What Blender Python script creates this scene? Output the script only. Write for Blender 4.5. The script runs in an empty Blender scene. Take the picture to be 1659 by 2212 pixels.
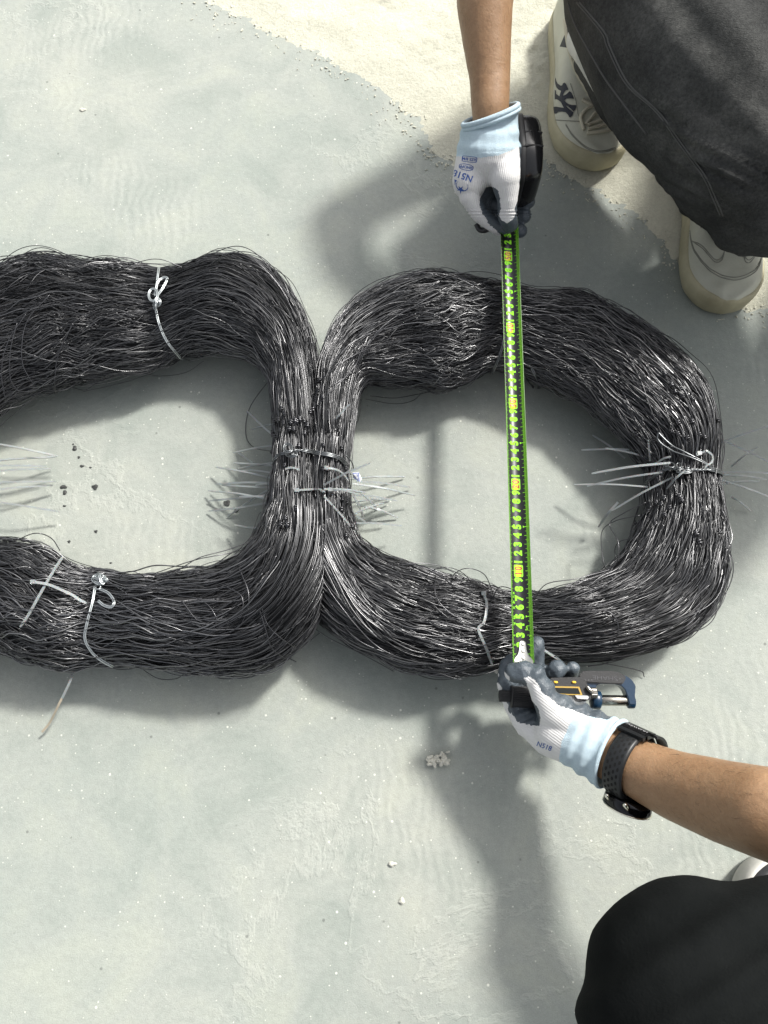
import bpy, bmesh, math, random
import numpy as np
from mathutils import Vector, Matrix
from mathutils.bvhtree import BVHTree
random.seed(7); rng = np.random.default_rng(11)
SC = bpy.context.scene; COL = SC.collection
R = math.radians
# ---------------------------------------------------------------- camera
CAM_H = 0.934; TILT = R(15.7)
cam_d = bpy.data.cameras.new('camera'); cam = bpy.data.objects.new('camera', cam_d); COL.objects.link(cam)
cam_d.sensor_fit = 'VERTICAL'; cam_d.sensor_height = 36; cam_d.sensor_width = 27; cam_d.lens = 26.04
cam_d.clip_start = 0.01; cam_d.clip_end = 200
cam.location = (0, 0, CAM_H); cam.rotation_euler = (TILT, 0, 0)
SC.camera = cam
SC.view_settings.view_transform = 'Standard'; SC.view_settings.look = 'None'
SC.view_settings.exposure = 0.93; SC.view_settings.gamma = 1
# ---------------------------------------------------------------- daylight
SUN_TO = Vector((0.66, 0.66, 1.0)).normalized()            # direction towards the sun
ELEV = math.asin(SUN_TO.z); AZ = math.atan2(SUN_TO.x, SUN_TO.y)
W = bpy.data.worlds.new('World'); SC.world = W; W.use_nodes = True
nt = W.node_tree; nt.nodes.clear()
wo = nt.nodes.new('ShaderNodeOutputWorld'); bg = nt.nodes.new('ShaderNodeBackground')
sky = nt.nodes.new('ShaderNodeTexSky'); sky.sky_type = 'NISHITA'; sky.sun_disc = False
sky.sun_elevation = ELEV; sky.sun_rotation = AZ; sky.air_density = 1.0; sky.dust_density = 4.0; sky.ozone_density = 0.6
hs = nt.nodes.new('ShaderNodeHueSaturation'); hs.inputs['Saturation'].default_value = 0.25
nt.links.new(sky.outputs[0], hs.inputs['Color']); nt.links.new(hs.outputs[0], bg.inputs[0])
bg.inputs[1].default_value = 0.115; nt.links.new(bg.outputs[0], wo.inputs[0])
sd = bpy.data.lights.new('sun', 'SUN'); sun = bpy.data.objects.new('sun', sd); COL.objects.link(sun)
sd.energy = 2.75; sd.angle = R(6.0); sd.color = (1.0, 0.975, 0.92)
sun.rotation_euler = SUN_TO.to_track_quat('Z', 'Y').to_euler(); sun.location = (1.5, 1.5, 3)
# ---------------------------------------------------------------- helpers
_ct, _st = math.cos(TILT), math.sin(TILT)
def ray(px, py):
    dx = (px - 829.5) / 1600; dy = (1106 - py) / 1600
    return Vector((dx, _st + dy * _ct, -_ct + dy * _st))
def P(px, py, z):                      # a point of the photograph at a known height above the floor
    d = ray(px, py); t = (z - CAM_H) / d.z
    return Vector((0, 0, CAM_H)) + d * t
def proj(v):                           # arrays of points -> photo pixels (used to place colour borders)
    v = np.asarray(v, float); y = v[:, 1]; z = v[:, 2] - CAM_H
    f = y * _st - z * _ct; u = y * _ct + z * _st
    return np.stack([829.5 + 1600 * v[:, 0] / f, 1106 - 1600 * u / f], 1)
def tag(o, label=None, cat=None, group=None, kind=None):
    if label: o['label'] = label
    if cat: o['category'] = cat
    if group: o['group'] = group
    if kind: o['kind'] = kind
    return o
def empty(name, loc=(0, 0, 0)):
    o = bpy.data.objects.new(name, None); COL.objects.link(o); o.location = loc; o.empty_display_size = .02
    return o
bpy_update = []
def link(name, me, mat=None, parent=None, smooth=True):
    o = bpy.data.objects.new(name, me); COL.objects.link(o)
    if mat is not None and len(me.materials) == 0: me.materials.append(mat)
    if smooth: me.polygons.foreach_set('use_smooth', np.ones(len(me.polygons), bool))
    if parent is not None:
        o.parent = parent
        q = parent.location if parent.parent is None else Vector((0, 0, 0))
        o.matrix_parent_inverse = Matrix.Translation(-q)
    return o
def build(name, verts, faces, mat=None, parent=None, smooth=True):
    me = bpy.data.meshes.new(name); me.from_pydata([tuple(v) for v in verts], [], [tuple(f) for f in faces]); me.update()
    return link(name, me, mat, parent, smooth)
def np_mesh(name, V, F):               # V (n,3), F (m,k) all of one size
    me = bpy.data.meshes.new(name); V = np.asarray(V, np.float32); F = np.asarray(F, np.int32)
    m, k = F.shape
    me.vertices.add(len(V)); me.vertices.foreach_set('co', V.ravel())
    me.loops.add(m * k); me.loops.foreach_set('vertex_index', F.ravel())
    me.polygons.add(m); me.polygons.foreach_set('loop_start', np.arange(0, m * k, k, dtype=np.int32))
    me.update(calc_edges=True)
    return me
def bm_obj(name, bm, mat=None, parent=None, smooth=False):
    me = bpy.data.meshes.new(name); bm.normal_update(); bm.to_mesh(me); bm.free()
    return link(name, me, mat, parent, smooth)
def catmull(pts, n, closed=False):
    p = np.asarray(pts, float); m = len(p)
    if closed: q = np.vstack([p[-1], p, p[0], p[1]]); seg = m
    else: q = np.vstack([2 * p[0] - p[1], p, 2 * p[-1] - p[-2]]); seg = m - 1
    t = np.linspace(0, seg, n, endpoint=not closed); i = np.minimum(t.astype(int), seg - 1); f = (t - i)[:, None]
    a, b, c, d = q[i], q[i + 1], q[i + 2], q[i + 3]
    return .5 * (2 * b + (c - a) * f + (2 * a - 5 * b + 4 * c - d) * f ** 2 + (3 * b - a - 3 * c + d) * f ** 3)
def tube_arrays(pts, rad, k=6, cap=True):
    p = np.asarray(pts, float); n = len(p); rad = np.broadcast_to(np.asarray(rad, float), (n,))
    T = np.gradient(p, axis=0); T /= np.linalg.norm(T, axis=1)[:, None] + 1e-12
    up = np.array([0, 0, 1.0]) if abs(T[:, 2]).mean() < .8 else np.array([1.0, 0, 0])
    A = np.cross(T, up); A /= np.linalg.norm(A, axis=1)[:, None] + 1e-9; B = np.cross(A, T)
    th = np.arange(k) * 2 * math.pi / k
    V = p[:, None] + rad[:, None, None] * (np.cos(th)[None, :, None] * A[:, None] + np.sin(th)[None, :, None] * B[:, None])
    V = V.reshape(-1, 3); F = []
    for i in range(n - 1):
        for j in range(k):
            a = i * k + j; b = i * k + (j + 1) % k
            F.append((a, b, b + k, a + k))
    if cap: F.append(tuple(range(k))[::-1]); F.append(tuple((n - 1) * k + j for j in range(k)))
    return V, F
def tube(name, pts, rad, mat, parent=None, k=6, smooth_n=None):
    if smooth_n: pts = catmull(pts, smooth_n)
    V, F = tube_arrays(pts, rad, k); return build(name, V, F, mat, parent)
def join_arrays(lst):
    V = []; F = []; o = 0
    for v, f in lst:
        V.extend([tuple(x) for x in v]); F.extend([tuple(i + o for i in q) for q in f]); o += len(v)
    return V, F
def ribbon_arrays(pts, width, thick, side):
    """flat strap along pts; side = direction of its width"""
    p = np.asarray(pts, float); n = len(p); w = np.broadcast_to(np.asarray(width, float), (n,))
    T = np.gradient(p, axis=0); T /= np.linalg.norm(T, axis=1)[:, None]
    S = np.broadcast_to(np.asarray(side, float), (n, 3)); S = S - (S * T).sum(1)[:, None] * T; S = S / np.linalg.norm(S, axis=1)[:, None]
    N = np.cross(T, S)
    V = np.stack([p + S * w[:, None] / 2 + N * thick / 2, p - S * w[:, None] / 2 + N * thick / 2,
                  p - S * w[:, None] / 2 - N * thick / 2, p + S * w[:, None] / 2 - N * thick / 2], 1).reshape(-1, 3)
    F = []
    for i in range(n - 1):
        for j in range(4):
            a = i * 4 + j; b = i * 4 + (j + 1) % 4
            F.append((a, b, b + 4, a + 4))
    F.append((3, 2, 1, 0)); F.append(tuple((n - 1) * 4 + j for j in range(4)))
    return V, F
def capsule_arrays(a, b, ra, rb, k=20, m=6):
    a = np.asarray(a, float); b = np.asarray(b, float); d = b - a; L = np.linalg.norm(d)
    d = d / L if L > 1e-6 else np.array([0, 0, 1.0])
    u = np.cross(d, [0.3, 0.8, 0.52]); u /= np.linalg.norm(u); v = np.cross(d, u)
    rings = []
    for i in range(m): t = -math.pi / 2 + (i + .5) * (math.pi / 2) / m; rings.append((a + d * ra * math.sin(t), ra * math.cos(t)))
    rings.append((a, ra)); rings.append((b, rb))
    for i in range(m): t = (i + .5) * (math.pi / 2) / m; rings.append((b + d * rb * math.sin(t), rb * math.cos(t)))
    th = np.arange(k) * 2 * math.pi / k; V = []
    for c, r in rings: V.append(c + r * (np.cos(th)[:, None] * u + np.sin(th)[:, None] * v))
    V = np.vstack(V); F = []
    for i in range(len(rings) - 1):
        for j in range(k): F.append((i * k + j, i * k + (j + 1) % k, (i + 1) * k + (j + 1) % k, (i + 1) * k + j))
    F.append(tuple(range(k))[::-1]); F.append(tuple((len(rings) - 1) * k + j for j in range(k)))
    return V, F
def fuse(chains, voxel, smooth_it=6, factor=.6, extra=None):
    """grow ONE continuous surface round chains of (point, radius) joints"""
    parts = []
    for ch in chains:
        for (a, ra), (b, rb) in zip(ch[:-1], ch[1:]): parts.append(capsule_arrays(a, b, ra, rb))
    if extra: parts += extra
    V, F = join_arrays(parts)
    me = bpy.data.meshes.new('tmp'); me.from_pydata(V, [], F); me.update()
    o = bpy.data.objects.new('tmp', me); COL.objects.link(o)
    m = o.modifiers.new('r', 'REMESH'); m.mode = 'VOXEL'; m.voxel_size = voxel
    s = o.modifiers.new('s', 'SMOOTH'); s.factor = factor; s.iterations = smooth_it
    bpy.context.view_layer.update()
    ev = o.evaluated_get(bpy.context.evaluated_depsgraph_get())
    res = bpy.data.meshes.new_from_object(ev)
    bpy.data.objects.remove(o); bpy.data.meshes.remove(me)
    return res
def get_co(me):
    a = np.empty(len(me.vertices) * 3, np.float32); me.vertices.foreach_get('co', a); return a.reshape(-1, 3).astype(float)
def get_no(me):
    a = np.empty(len(me.vertices) * 3, np.float32); me.vertices.foreach_get('normal', a); return a.reshape(-1, 3).astype(float)
def set_co(me, V): me.vertices.foreach_set('co', np.asarray(V, np.float32).ravel()); me.update()
def quads(me): return [tuple(p.vertices) for p in me.polygons]
def split_mesh(me, ids, names_mats, parent):
    """cut a fused surface into its differently made parts (one object per id)"""
    co = get_co(me); pol = quads(me); out = []
    for i, (nm, mat) in enumerate(names_mats):
        fs = [f for f, k in zip(pol, ids) if k == i]
        if not fs: out.append(None); continue
        used = sorted({v for f in fs for v in f}); mp = {v: j for j, v in enumerate(used)}
        out.append(build(nm, co[used], [tuple(mp[v] for v in f) for f in fs], mat, parent))
    return out
def in_poly(pts, poly):
    x, y = pts[:, 0], pts[:, 1]; inside = np.zeros(len(x), bool); n = len(poly)
    for i in range(n):
        x1, y1 = poly[i]; x2, y2 = poly[(i + 1) % n]
        c = ((y1 > y) != (y2 > y)) & (x < (x2 - x1) * (y - y1) / (y2 - y1 + 1e-12) + x1)
        inside ^= c
    return inside
def vnoise(p, scale, seed=0):          # cheap smooth noise: sum of sines in random directions
    g = np.random.default_rng(seed); p = np.asarray(p, float) * scale; s = 0
    for _ in range(7):
        d = g.normal(size=3); s = s + np.sin(p @ d * 1.3 + g.uniform(0, 6.28))
    return s / 7 * 1.6
# ---------------------------------------------------------------- materials
def mat(name, col, rough=.5, metal=0, spec=.5, **kw):
    m = bpy.data.materials.new(name); m.use_nodes = True; b = m.node_tree.nodes['Principled BSDF']
    b.inputs['Base Color'].default_value = (*col, 1); b.inputs['Roughness'].default_value = rough
    b.inputs['Metallic'].default_value = metal; b.inputs['Specular IOR Level'].default_value = spec
    for k, v in kw.items(): b.inputs[k.replace('_', ' ')].default_value = v
    return m
def N(m, t, **kw):
    n = m.node_tree.nodes.new(t)
    for k, v in kw.items():
        if k in ('operation', 'blend_type', 'data_type', 'feature', 'wave_type', 'bands_direction', 'attribute_name', 'noise_dimensions', 'distance', 'clamp', 'rings_direction', 'wave_profile', 'interpolation_type'): setattr(n, k, v)
        else: n.inputs[k].default_value = v
    return n
def L(m, a, b): m.node_tree.links.new(a, b)
def bsdf(m): return m.node_tree.nodes['Principled BSDF']
def coords(m): return N(m, 'ShaderNodeTexCoord').outputs['Object']
def ramp(m, fac, stops):
    r = m.node_tree.nodes.new('ShaderNodeValToRGB'); L(m, fac, r.inputs[0]); e = r.color_ramp.elements
    while len(e) < len(stops): e.new(.5)
    for x, (p, c) in zip(e, stops): x.position = p; x.color = (*c, 1) if len(c) == 3 else c
    return r.outputs[0]
def noise(m, vec, scale, detail=4, rough=.55, dist=0):
    n = N(m, 'ShaderNodeTexNoise', Scale=scale, Detail=detail, Roughness=rough, Distortion=dist); L(m, vec, n.inputs['Vector']); return n.outputs[0]
def mixc(m, fac, a, b, mode='MIX'):
    n = m.node_tree.nodes.new('ShaderNodeMix'); n.data_type = 'RGBA'; n.blend_type = mode
    for s, x in ((n.inputs['Factor'], fac), (n.inputs['A'], a), (n.inputs['B'], b)):
        pass
    ins = [n.inputs[0], n.inputs[6], n.inputs[7]]
    for s, x in zip(ins, (fac, a, b)):
        if isinstance(x, (int, float)): s.default_value = x
        elif isinstance(x, tuple): s.default_value = (*x, 1)
        else: L(m, x, s)
    return n.outputs[2]
def mth(m, op, a, b=None, c=None, clamp=False):
    n = m.node_tree.nodes.new('ShaderNodeMath'); n.operation = op; n.use_clamp = clamp
    for s, x in zip(n.inputs, (a, b, c)):
        if x is None: continue
        if isinstance(x, (int, float)): s.default_value = x
        else: L(m, x, s)
    return n.outputs[0]
def sstep(m, x, lo, hi):
    n = m.node_tree.nodes.new('ShaderNodeMapRange'); n.interpolation_type = 'SMOOTHSTEP'
    L(m, x, n.inputs[0]); n.inputs[1].default_value = lo; n.inputs[2].default_value = hi; return n.outputs[0]
def bump(m, h, strength, dist):
    b = N(m, 'ShaderNodeBump', Strength=strength, Distance=dist); L(m, h, b.inputs['Height'])
    L(m, b.outputs[0], bsdf(m).inputs['Normal']); return b
# ================================================================ floor
def make_floor_mat():
    m = mat('concrete', (.4, .42, .4), .62, spec=.35); c = coords(m)
    big = noise(m, c, 2.6, 5, .6); mid = noise(m, c, 9, 6, .65, .6); fine = noise(m, c, 130, 4, .7); grit = noise(m, c, 700, 2, .8)
    base = ramp(m, big, [(.28, (.258, .288, .260)), (.52, (.300, .320, .290)), (.74, (.345, .356, .316))])
    patch = ramp(m, mid, [(.34, (.86, .885, .88)), (.5, (1, 1, 1)), (.68, (1.09, 1.08, 1.04))])
    col = mixc(m, 1.0, base, patch, 'MULTIPLY')
    col = mixc(m, .5, col, ramp(m, fine, [(.3, (.86, .86, .86)), (.7, (1.12, 1.12, 1.12))]), 'MULTIPLY')
    col = mixc(m, .6, col, ramp(m, grit, [(.3, (.82, .82, .82)), (.7, (1.15, 1.15, 1.15))]), 'MULTIPLY')
    # trowel arcs and dried scuffs
    w = N(m, 'ShaderNodeTexWave', Scale=22, Distortion=9, Detail=3); w.inputs['Detail Scale'].default_value = .9; L(m, c, w.inputs['Vector'])
    wm = sstep(m, noise(m, c, 3.4, 3, .5), .53, .68)
    wav = mth(m, 'MULTIPLY', w.outputs[1], wm)
    col = mixc(m, mth(m, 'MULTIPLY', wav, .07), col, (.62, .62, .56))
    # pale cement dust veins
    ridge = mth(m, 'ABSOLUTE', mth(m, 'SUBTRACT', noise(m, c, 4.2, 7, .62, .3), .5))
    vein = mth(m, 'MULTIPLY', mth(m, 'SUBTRACT', 1, sstep(m, ridge, 0, .018)), sstep(m, noise(m, c, 2.1, 2), .47, .62))
    col = mixc(m, mth(m, 'MULTIPLY', vein, .09), col, (.58, .58, .52))
    # splashed white specks of two sizes
    for sc, thr, rad in ((95, .84, .15), (200, .82, .19), (42, .955, .075)):
        v = N(m, 'ShaderNodeTexVoronoi', Scale=sc, feature='F1'); L(m, c, v.inputs['Vector'])
        sp = N(m, 'ShaderNodeSeparateColor'); L(m, v.outputs['Color'], sp.inputs[0])
        on = mth(m, 'GREATER_THAN', sp.outputs[0], thr)
        d = mth(m, 'SUBTRACT', 1, sstep(m, mth(m, 'ADD', v.outputs['Distance'], mth(m, 'MULTIPLY', sp.outputs[1], .12)), rad * .7, rad + .03))
        col = mixc(m, mth(m, 'MULTIPLY', mth(m, 'MULTIPLY', on, d), .75), col, (.66, .66, .59))
    v = N(m, 'ShaderNodeTexVoronoi', Scale=30, feature='F1'); L(m, c, v.inputs['Vector'])
    sp = N(m, 'ShaderNodeSeparateColor'); L(m, v.outputs['Color'], sp.inputs[0])
    on = mth(m, 'MULTIPLY', mth(m, 'GREATER_THAN', sp.outputs[2], .93), mth(m, 'SUBTRACT', 1, sstep(m, v.outputs['Distance'], .03, .07)))
    col = mixc(m, mth(m, 'MULTIPLY', on, .6), col, (.08, .085, .08))
    L(m, col, bsdf(m).inputs['Base Color'])
    h = mth(m, 'ADD', mth(m, 'ADD', mth(m, 'MULTIPLY', fine, .5), mth(m, 'MULTIPLY', wav, .3)), mth(m, 'ADD', mth(m, 'MULTIPLY', grit, .2), mth(m, 'MULTIPLY', vein, .4)))
    bump(m, h, .5, .0022)
    return m
M_FLOOR = make_floor_mat()
floor = build('floor', [(-6, -6, 0), (6, -6, 0), (6, 6, 0), (-6, 6, 0)], [(0, 1, 2, 3)], M_FLOOR, smooth=False)
tag(floor, 'grey green concrete floor with white specks and scuffs under the wire', kind='structure')
# plaster dust layer: a low lumpy sheet whose edge dives below the floor
edge_px = [(-400, -260), (430, -5), (560, 62), (700, 128), (822, 200), (900, 262), (926, 330), (985, 352), (1060, 330), (1150, 318), (1200, 360),
           (1260, 402), (1360, 452), (1440, 520), (1480, 600), (1545, 640), (1620, 665), (1720, 640), (1900, 640), (2600, 700)]
edge = np.array([P(x, y, 0)[:2] for x, y in edge_px])
def make_plaster():
    xs = np.arange(-.5, 1.5, .0055); ys = np.arange(.40, 1.5, .0055)
    X, Y = np.meshgrid(xs, ys); p = np.stack([X.ravel(), Y.ravel()], 1)
    sd = np.full(len(p), 1e9); ey = np.interp(p[:, 0], edge[np.argsort(edge[:, 0]), 0], edge[np.argsort(edge[:, 0]), 1])
    for a, b in zip(edge[:-1], edge[1:]):
        t = np.clip(((p - a) @ (b - a)) / ((b - a) @ (b - a)), 0, 1); sd = np.minimum(sd, np.linalg.norm(p - (a + t[:, None] * (b - a)), axis=1))
    sgn = np.where(p[:, 1] > ey, 1, -1); sd *= sgn
    q = np.column_stack([p, np.zeros(len(p))])
    sd = sd + vnoise(q, 24, 1) * .006 + vnoise(q, 90, 2) * .006 + vnoise(q, 260, 6) * .005
    lump = vnoise(q, 75, 3) * .5 + vnoise(q, 160, 4) * .35 + vnoise(q, 330, 5) * .25
    amp = np.clip(sd / .12, 0, 1)
    z = np.clip(sd * .06, -.004, .0035) + np.abs(lump) * .0050 * amp + lump * .0007 * (sd > 0) + np.maximum(0, vnoise(q, 26, 9)) * .004 * amp
    V = np.column_stack([p, z]); ny, nx = X.shape
    idx = np.arange(ny * nx).reshape(ny, nx)
    F = np.stack([idx[:-1, :-1], idx[:-1, 1:], idx[1:, 1:], idx[1:, :-1]], -1).reshape(-1, 4)
    F = F[(z[F] > -.0035).any(1)]
    me = np_mesh('plaster_layer', V, F)
    m = mat('plaster', (.52, .51, .44), .8, spec=.2); c = coords(m)
    col = ramp(m, noise(m, c, 12, 6, .7), [(.3, (.48, .475, .39)), (.7, (.60, .59, .49))])
    col = mixc(m, .7, col, ramp(m, noise(m, c, 260, 4, .8), [(.3, (.78, .78, .76)), (.65, (1.08, 1.08, 1.08))]), 'MULTIPLY')
    L(m, col, bsdf(m).inputs['Base Color']); bump(m, noise(m, c, 190, 6, .75), .8, .003)
    o = link('plaster_layer', me, m); tag(o, 'cream lumpy layer of dried plaster dust beside the sneakers', kind='structure')
make_plaster()
def crumbs():
    parts = []; g = random.Random(5)
    for k in range(520):
        i = g.randrange(1, len(edge) - 3); t = g.random(); p = edge[i] * (1 - t) + edge[i + 1] * t
        d = abs(g.gauss(0, .022)); x = p[0] + g.gauss(0, .012); y = p[1] - d + .006; r = g.uniform(.0005, .0017) * (1 if d < .03 else .7)
        parts.append(capsule_arrays((x, y, r * .4), (x + g.gauss(0, r), y + g.gauss(0, r), r * .5), r, r * .7, 6, 1))
    V, F = join_arrays(parts); o = build('plaster_crumbs', V, F, mat('loose_plaster', (.54, .53, .44), .85), None, False); tag(o, 'loose cream crumbs spilled along the edge of the plaster dust', 'crumbs', kind='stuff')
crumbs()
# small stones, crumbs and dark grit lying on the floor
def pebble(px, py, r, m, label, cat, name='pebble', flat=.5, group=None):
    bm = bmesh.new(); bmesh.ops.create_icosphere(bm, subdivisions=2, radius=1)
    s = random.random() * 50; p = P(px, py, 0)
    for v in bm.verts:
        k = 1 + .28 * math.sin(v.co.x * 3.1 + s) + .2 * math.sin(v.co.y * 4.3 + 2 * s) + .15 * math.sin(v.co.z * 5 + s)
        v.co = Vector((v.co.x * r * k, v.co.y * r * k * .8, v.co.z * r * flat * k + r * flat * .8))
    o = bm_obj(name, bm, m, None, False); o.location = (p.x, p.y, 0); tag(o, label, cat, group); return o
M_STONE = mat('pale_stone', (.55, .54, .47), .85); c_ = coords(M_STONE); bump(M_STONE, noise(M_STONE, c_, 300, 4), .6, .002)
M_GRIT = mat('dark_grit', (.035, .037, .035), .6)
pebble(849, 1866, .0042, M_STONE, 'small pale angular stone alone on the floor left of the black knee', 'stone')
pebble(868, 1946, .0040, M_STONE, 'small cream stone nearer the bottom edge, below its twin', 'stone')
pebble(1071, 1446, .0058, M_STONE, 'pale flat stone on the floor just left of the lower glove', 'stone', flat=.4)
pebble(180, 238, .0045, M_STONE, 'white crumb on the bright floor at top left', 'stone', flat=.3)
pebble(1028, 1449, .0042, M_GRIT, 'black stone chip under the edge of the lower wire coil', 'stone', 'grit')
GL = {(490, 1087): 'roundest dark spot of grit left of the waist ties', (512, 1103): 'small dark grit chip just right of the round dark spot', (205, 1052): 'blackest grit chip inside the left coil, right of the paired spots',
      (138, 1052): 'upper of two touching grit spots near the left cable ties', (141, 1064): 'lower of two touching grit spots near the left cable ties', (162, 969): 'topmost dark grit spot inside the left coil', (573, 1144): 'dark grit chip at the tip of the lowest waist tie'}
for (x, y, r) in ((490, 1087, .0042), (512, 1103, .003), (205, 1052, .0042), (162, 969, .0034), (171, 988, .002), (178, 1007, .0026), (138, 1052, .0036), (141, 1064, .003), (140, 1093, .002), (207, 1148, .0022), (573, 1144, .004), (149, 1170, .002), (196, 1010, .0017), (240, 1216, .0016), (158, 960, .0016)):
    pebble(x, y, r, M_GRIT, GL.get((x, y), 'tiny dark speck of grit on the concrete inside the left wire coil'), 'grit', 'grit', .3, 'dark grit specks inside the left coil')
# torn crumb of dried cement
def crumb():
    parts = []
    for k in range(46):
        t = random.random(); a = Vector((-.012 + .026 * t, random.gauss(0, .002 + .0035 * t), .003 + random.random() * .003))
        b = a + Vector((random.gauss(.001, .0018), random.gauss(0, .0020), random.gauss(0, .001)))
        parts.append(capsule_arrays(a, b, random.uniform(.0012, .0027), .0016, 7, 2))
    V, F = join_arrays(parts); p = P(941, 1642, 0)
    o = build('cement_crumb', [(x + p.x, y * .9 + p.y, max(z, .0005)) for x, y, z in V], F, M_STONE, None, False)
    tag(o, 'torn crumb of dried cement on the floor beside the arm shadow', 'crumb')
crumb()
# ================================================================ wire coils
def wire_mat(name, lo, hi, rough=.33, metal=.85):
    m = mat(name, lo, rough, metal)
    at = m.node_tree.nodes.new('ShaderNodeAttribute'); at.attribute_name = 'tone'
    L(m, ramp(m, at.outputs['Fac'], [(0, lo), (1, hi)]), bsdf(m).inputs['Base Color'])
    L(m, mth(m, 'ADD', mth(m, 'MULTIPLY', at.outputs['Fac'], -.12), rough + .08), bsdf(m).inputs['Roughness'])
    return m
M_WIRE = wire_mat('black_annealed_wire', (.022, .023, .025), (.27, .27, .275), .31, .92)
M_CORE = mat('gap_shade', (.012, .012, .013), .7, .3)  # near-black core colour so gaps between the strands look shaded
M_KNOT = mat('knot_wire', (.10, .10, .105), .28, .9)
M_GALV = mat('galvanised_wire', (.50, .53, .53), .32, .9)
M_DULL = mat('dull_tie_wire', (.20, .21, .215), .35, .9)
class Ring:
    """rows: outer px, inner px, half height, centre height"""
    def __init__(s, rows, closed, n=420):
        r = np.array(rows, float)
        O = np.array([P(a, b, .05) for a, b in r[:, :2]]); I = np.array([P(a, b, .05) for a, b in r[:, 2:4]])
        d = np.column_stack([O, I, r[:, 4:6]])
        t = catmull(d, n * 3, closed)
        C = (t[:, :3] + t[:, 3:6]) / 2; seg = np.linalg.norm(np.diff(C[:, :2], axis=0), axis=1); s_ = np.concatenate([[0], np.cumsum(seg)])
        s.L = s_[-1] + (np.linalg.norm(C[0] - C[-1]) if closed else 0); s.closed = closed
        s.s = s_; s.t = t
    def at(s, q):
        q = np.asarray(q, float); qq = q % s.L if s.closed else np.clip(q, 0, s.L)
        ss = np.append(s.s, s.L) if s.closed else s.s; tt = np.vstack([s.t, s.t[:1]]) if s.closed else s.t
        g = np.stack([np.interp(qq, ss, tt[:, k]) for k in range(8)], -1)
        C = (g[..., :3] + g[..., 3:6]) / 2; H = (g[..., :3] - g[..., 3:6]) / 2
        C[..., 2] = g[..., 7]; H[..., 2] = 0
        return C, H, g[..., 6]
    def pos(s, q, u, v):
        C, H, h = s.at(q); p = C + .965 * u[..., None] * H; p[..., 2] += v * h
        return p
def ring_core(r, name, parent, sc=.86):
    n = 260; k = 26; q = np.linspace(0, r.L, n, endpoint=not r.closed)
    C, H, h = r.at(q); th = np.arange(k) * 2 * math.pi / k
    rn = 1 + .05 * np.sin(th[None] * 5 + q[:, None] * 30) + .04 * np.sin(th[None] * 9 - q[:, None] * 47)
    V = C[:, None] + sc * rn[..., None] * (np.cos(th)[None, :, None] * H[:, None])
    V[..., 2] += sc * rn * np.sin(th)[None] * h[:, None]
    V = V.reshape(-1, 3); V[:, 2] = np.maximum(V[:, 2], .002)
    idx = np.arange(n * k).reshape(n, k); nx = np.roll(idx, -1, 1)
    a, b = (idx, nx); rows = n if r.closed else n - 1
    i0 = np.arange(rows); i1 = (i0 + 1) % n
    F = np.stack([a[i0], b[i0], b[i1], a[i1]], -1).reshape(-1, 4)
    me = np_mesh(name, V, F); return link(name, me, M_CORE, parent)
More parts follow.
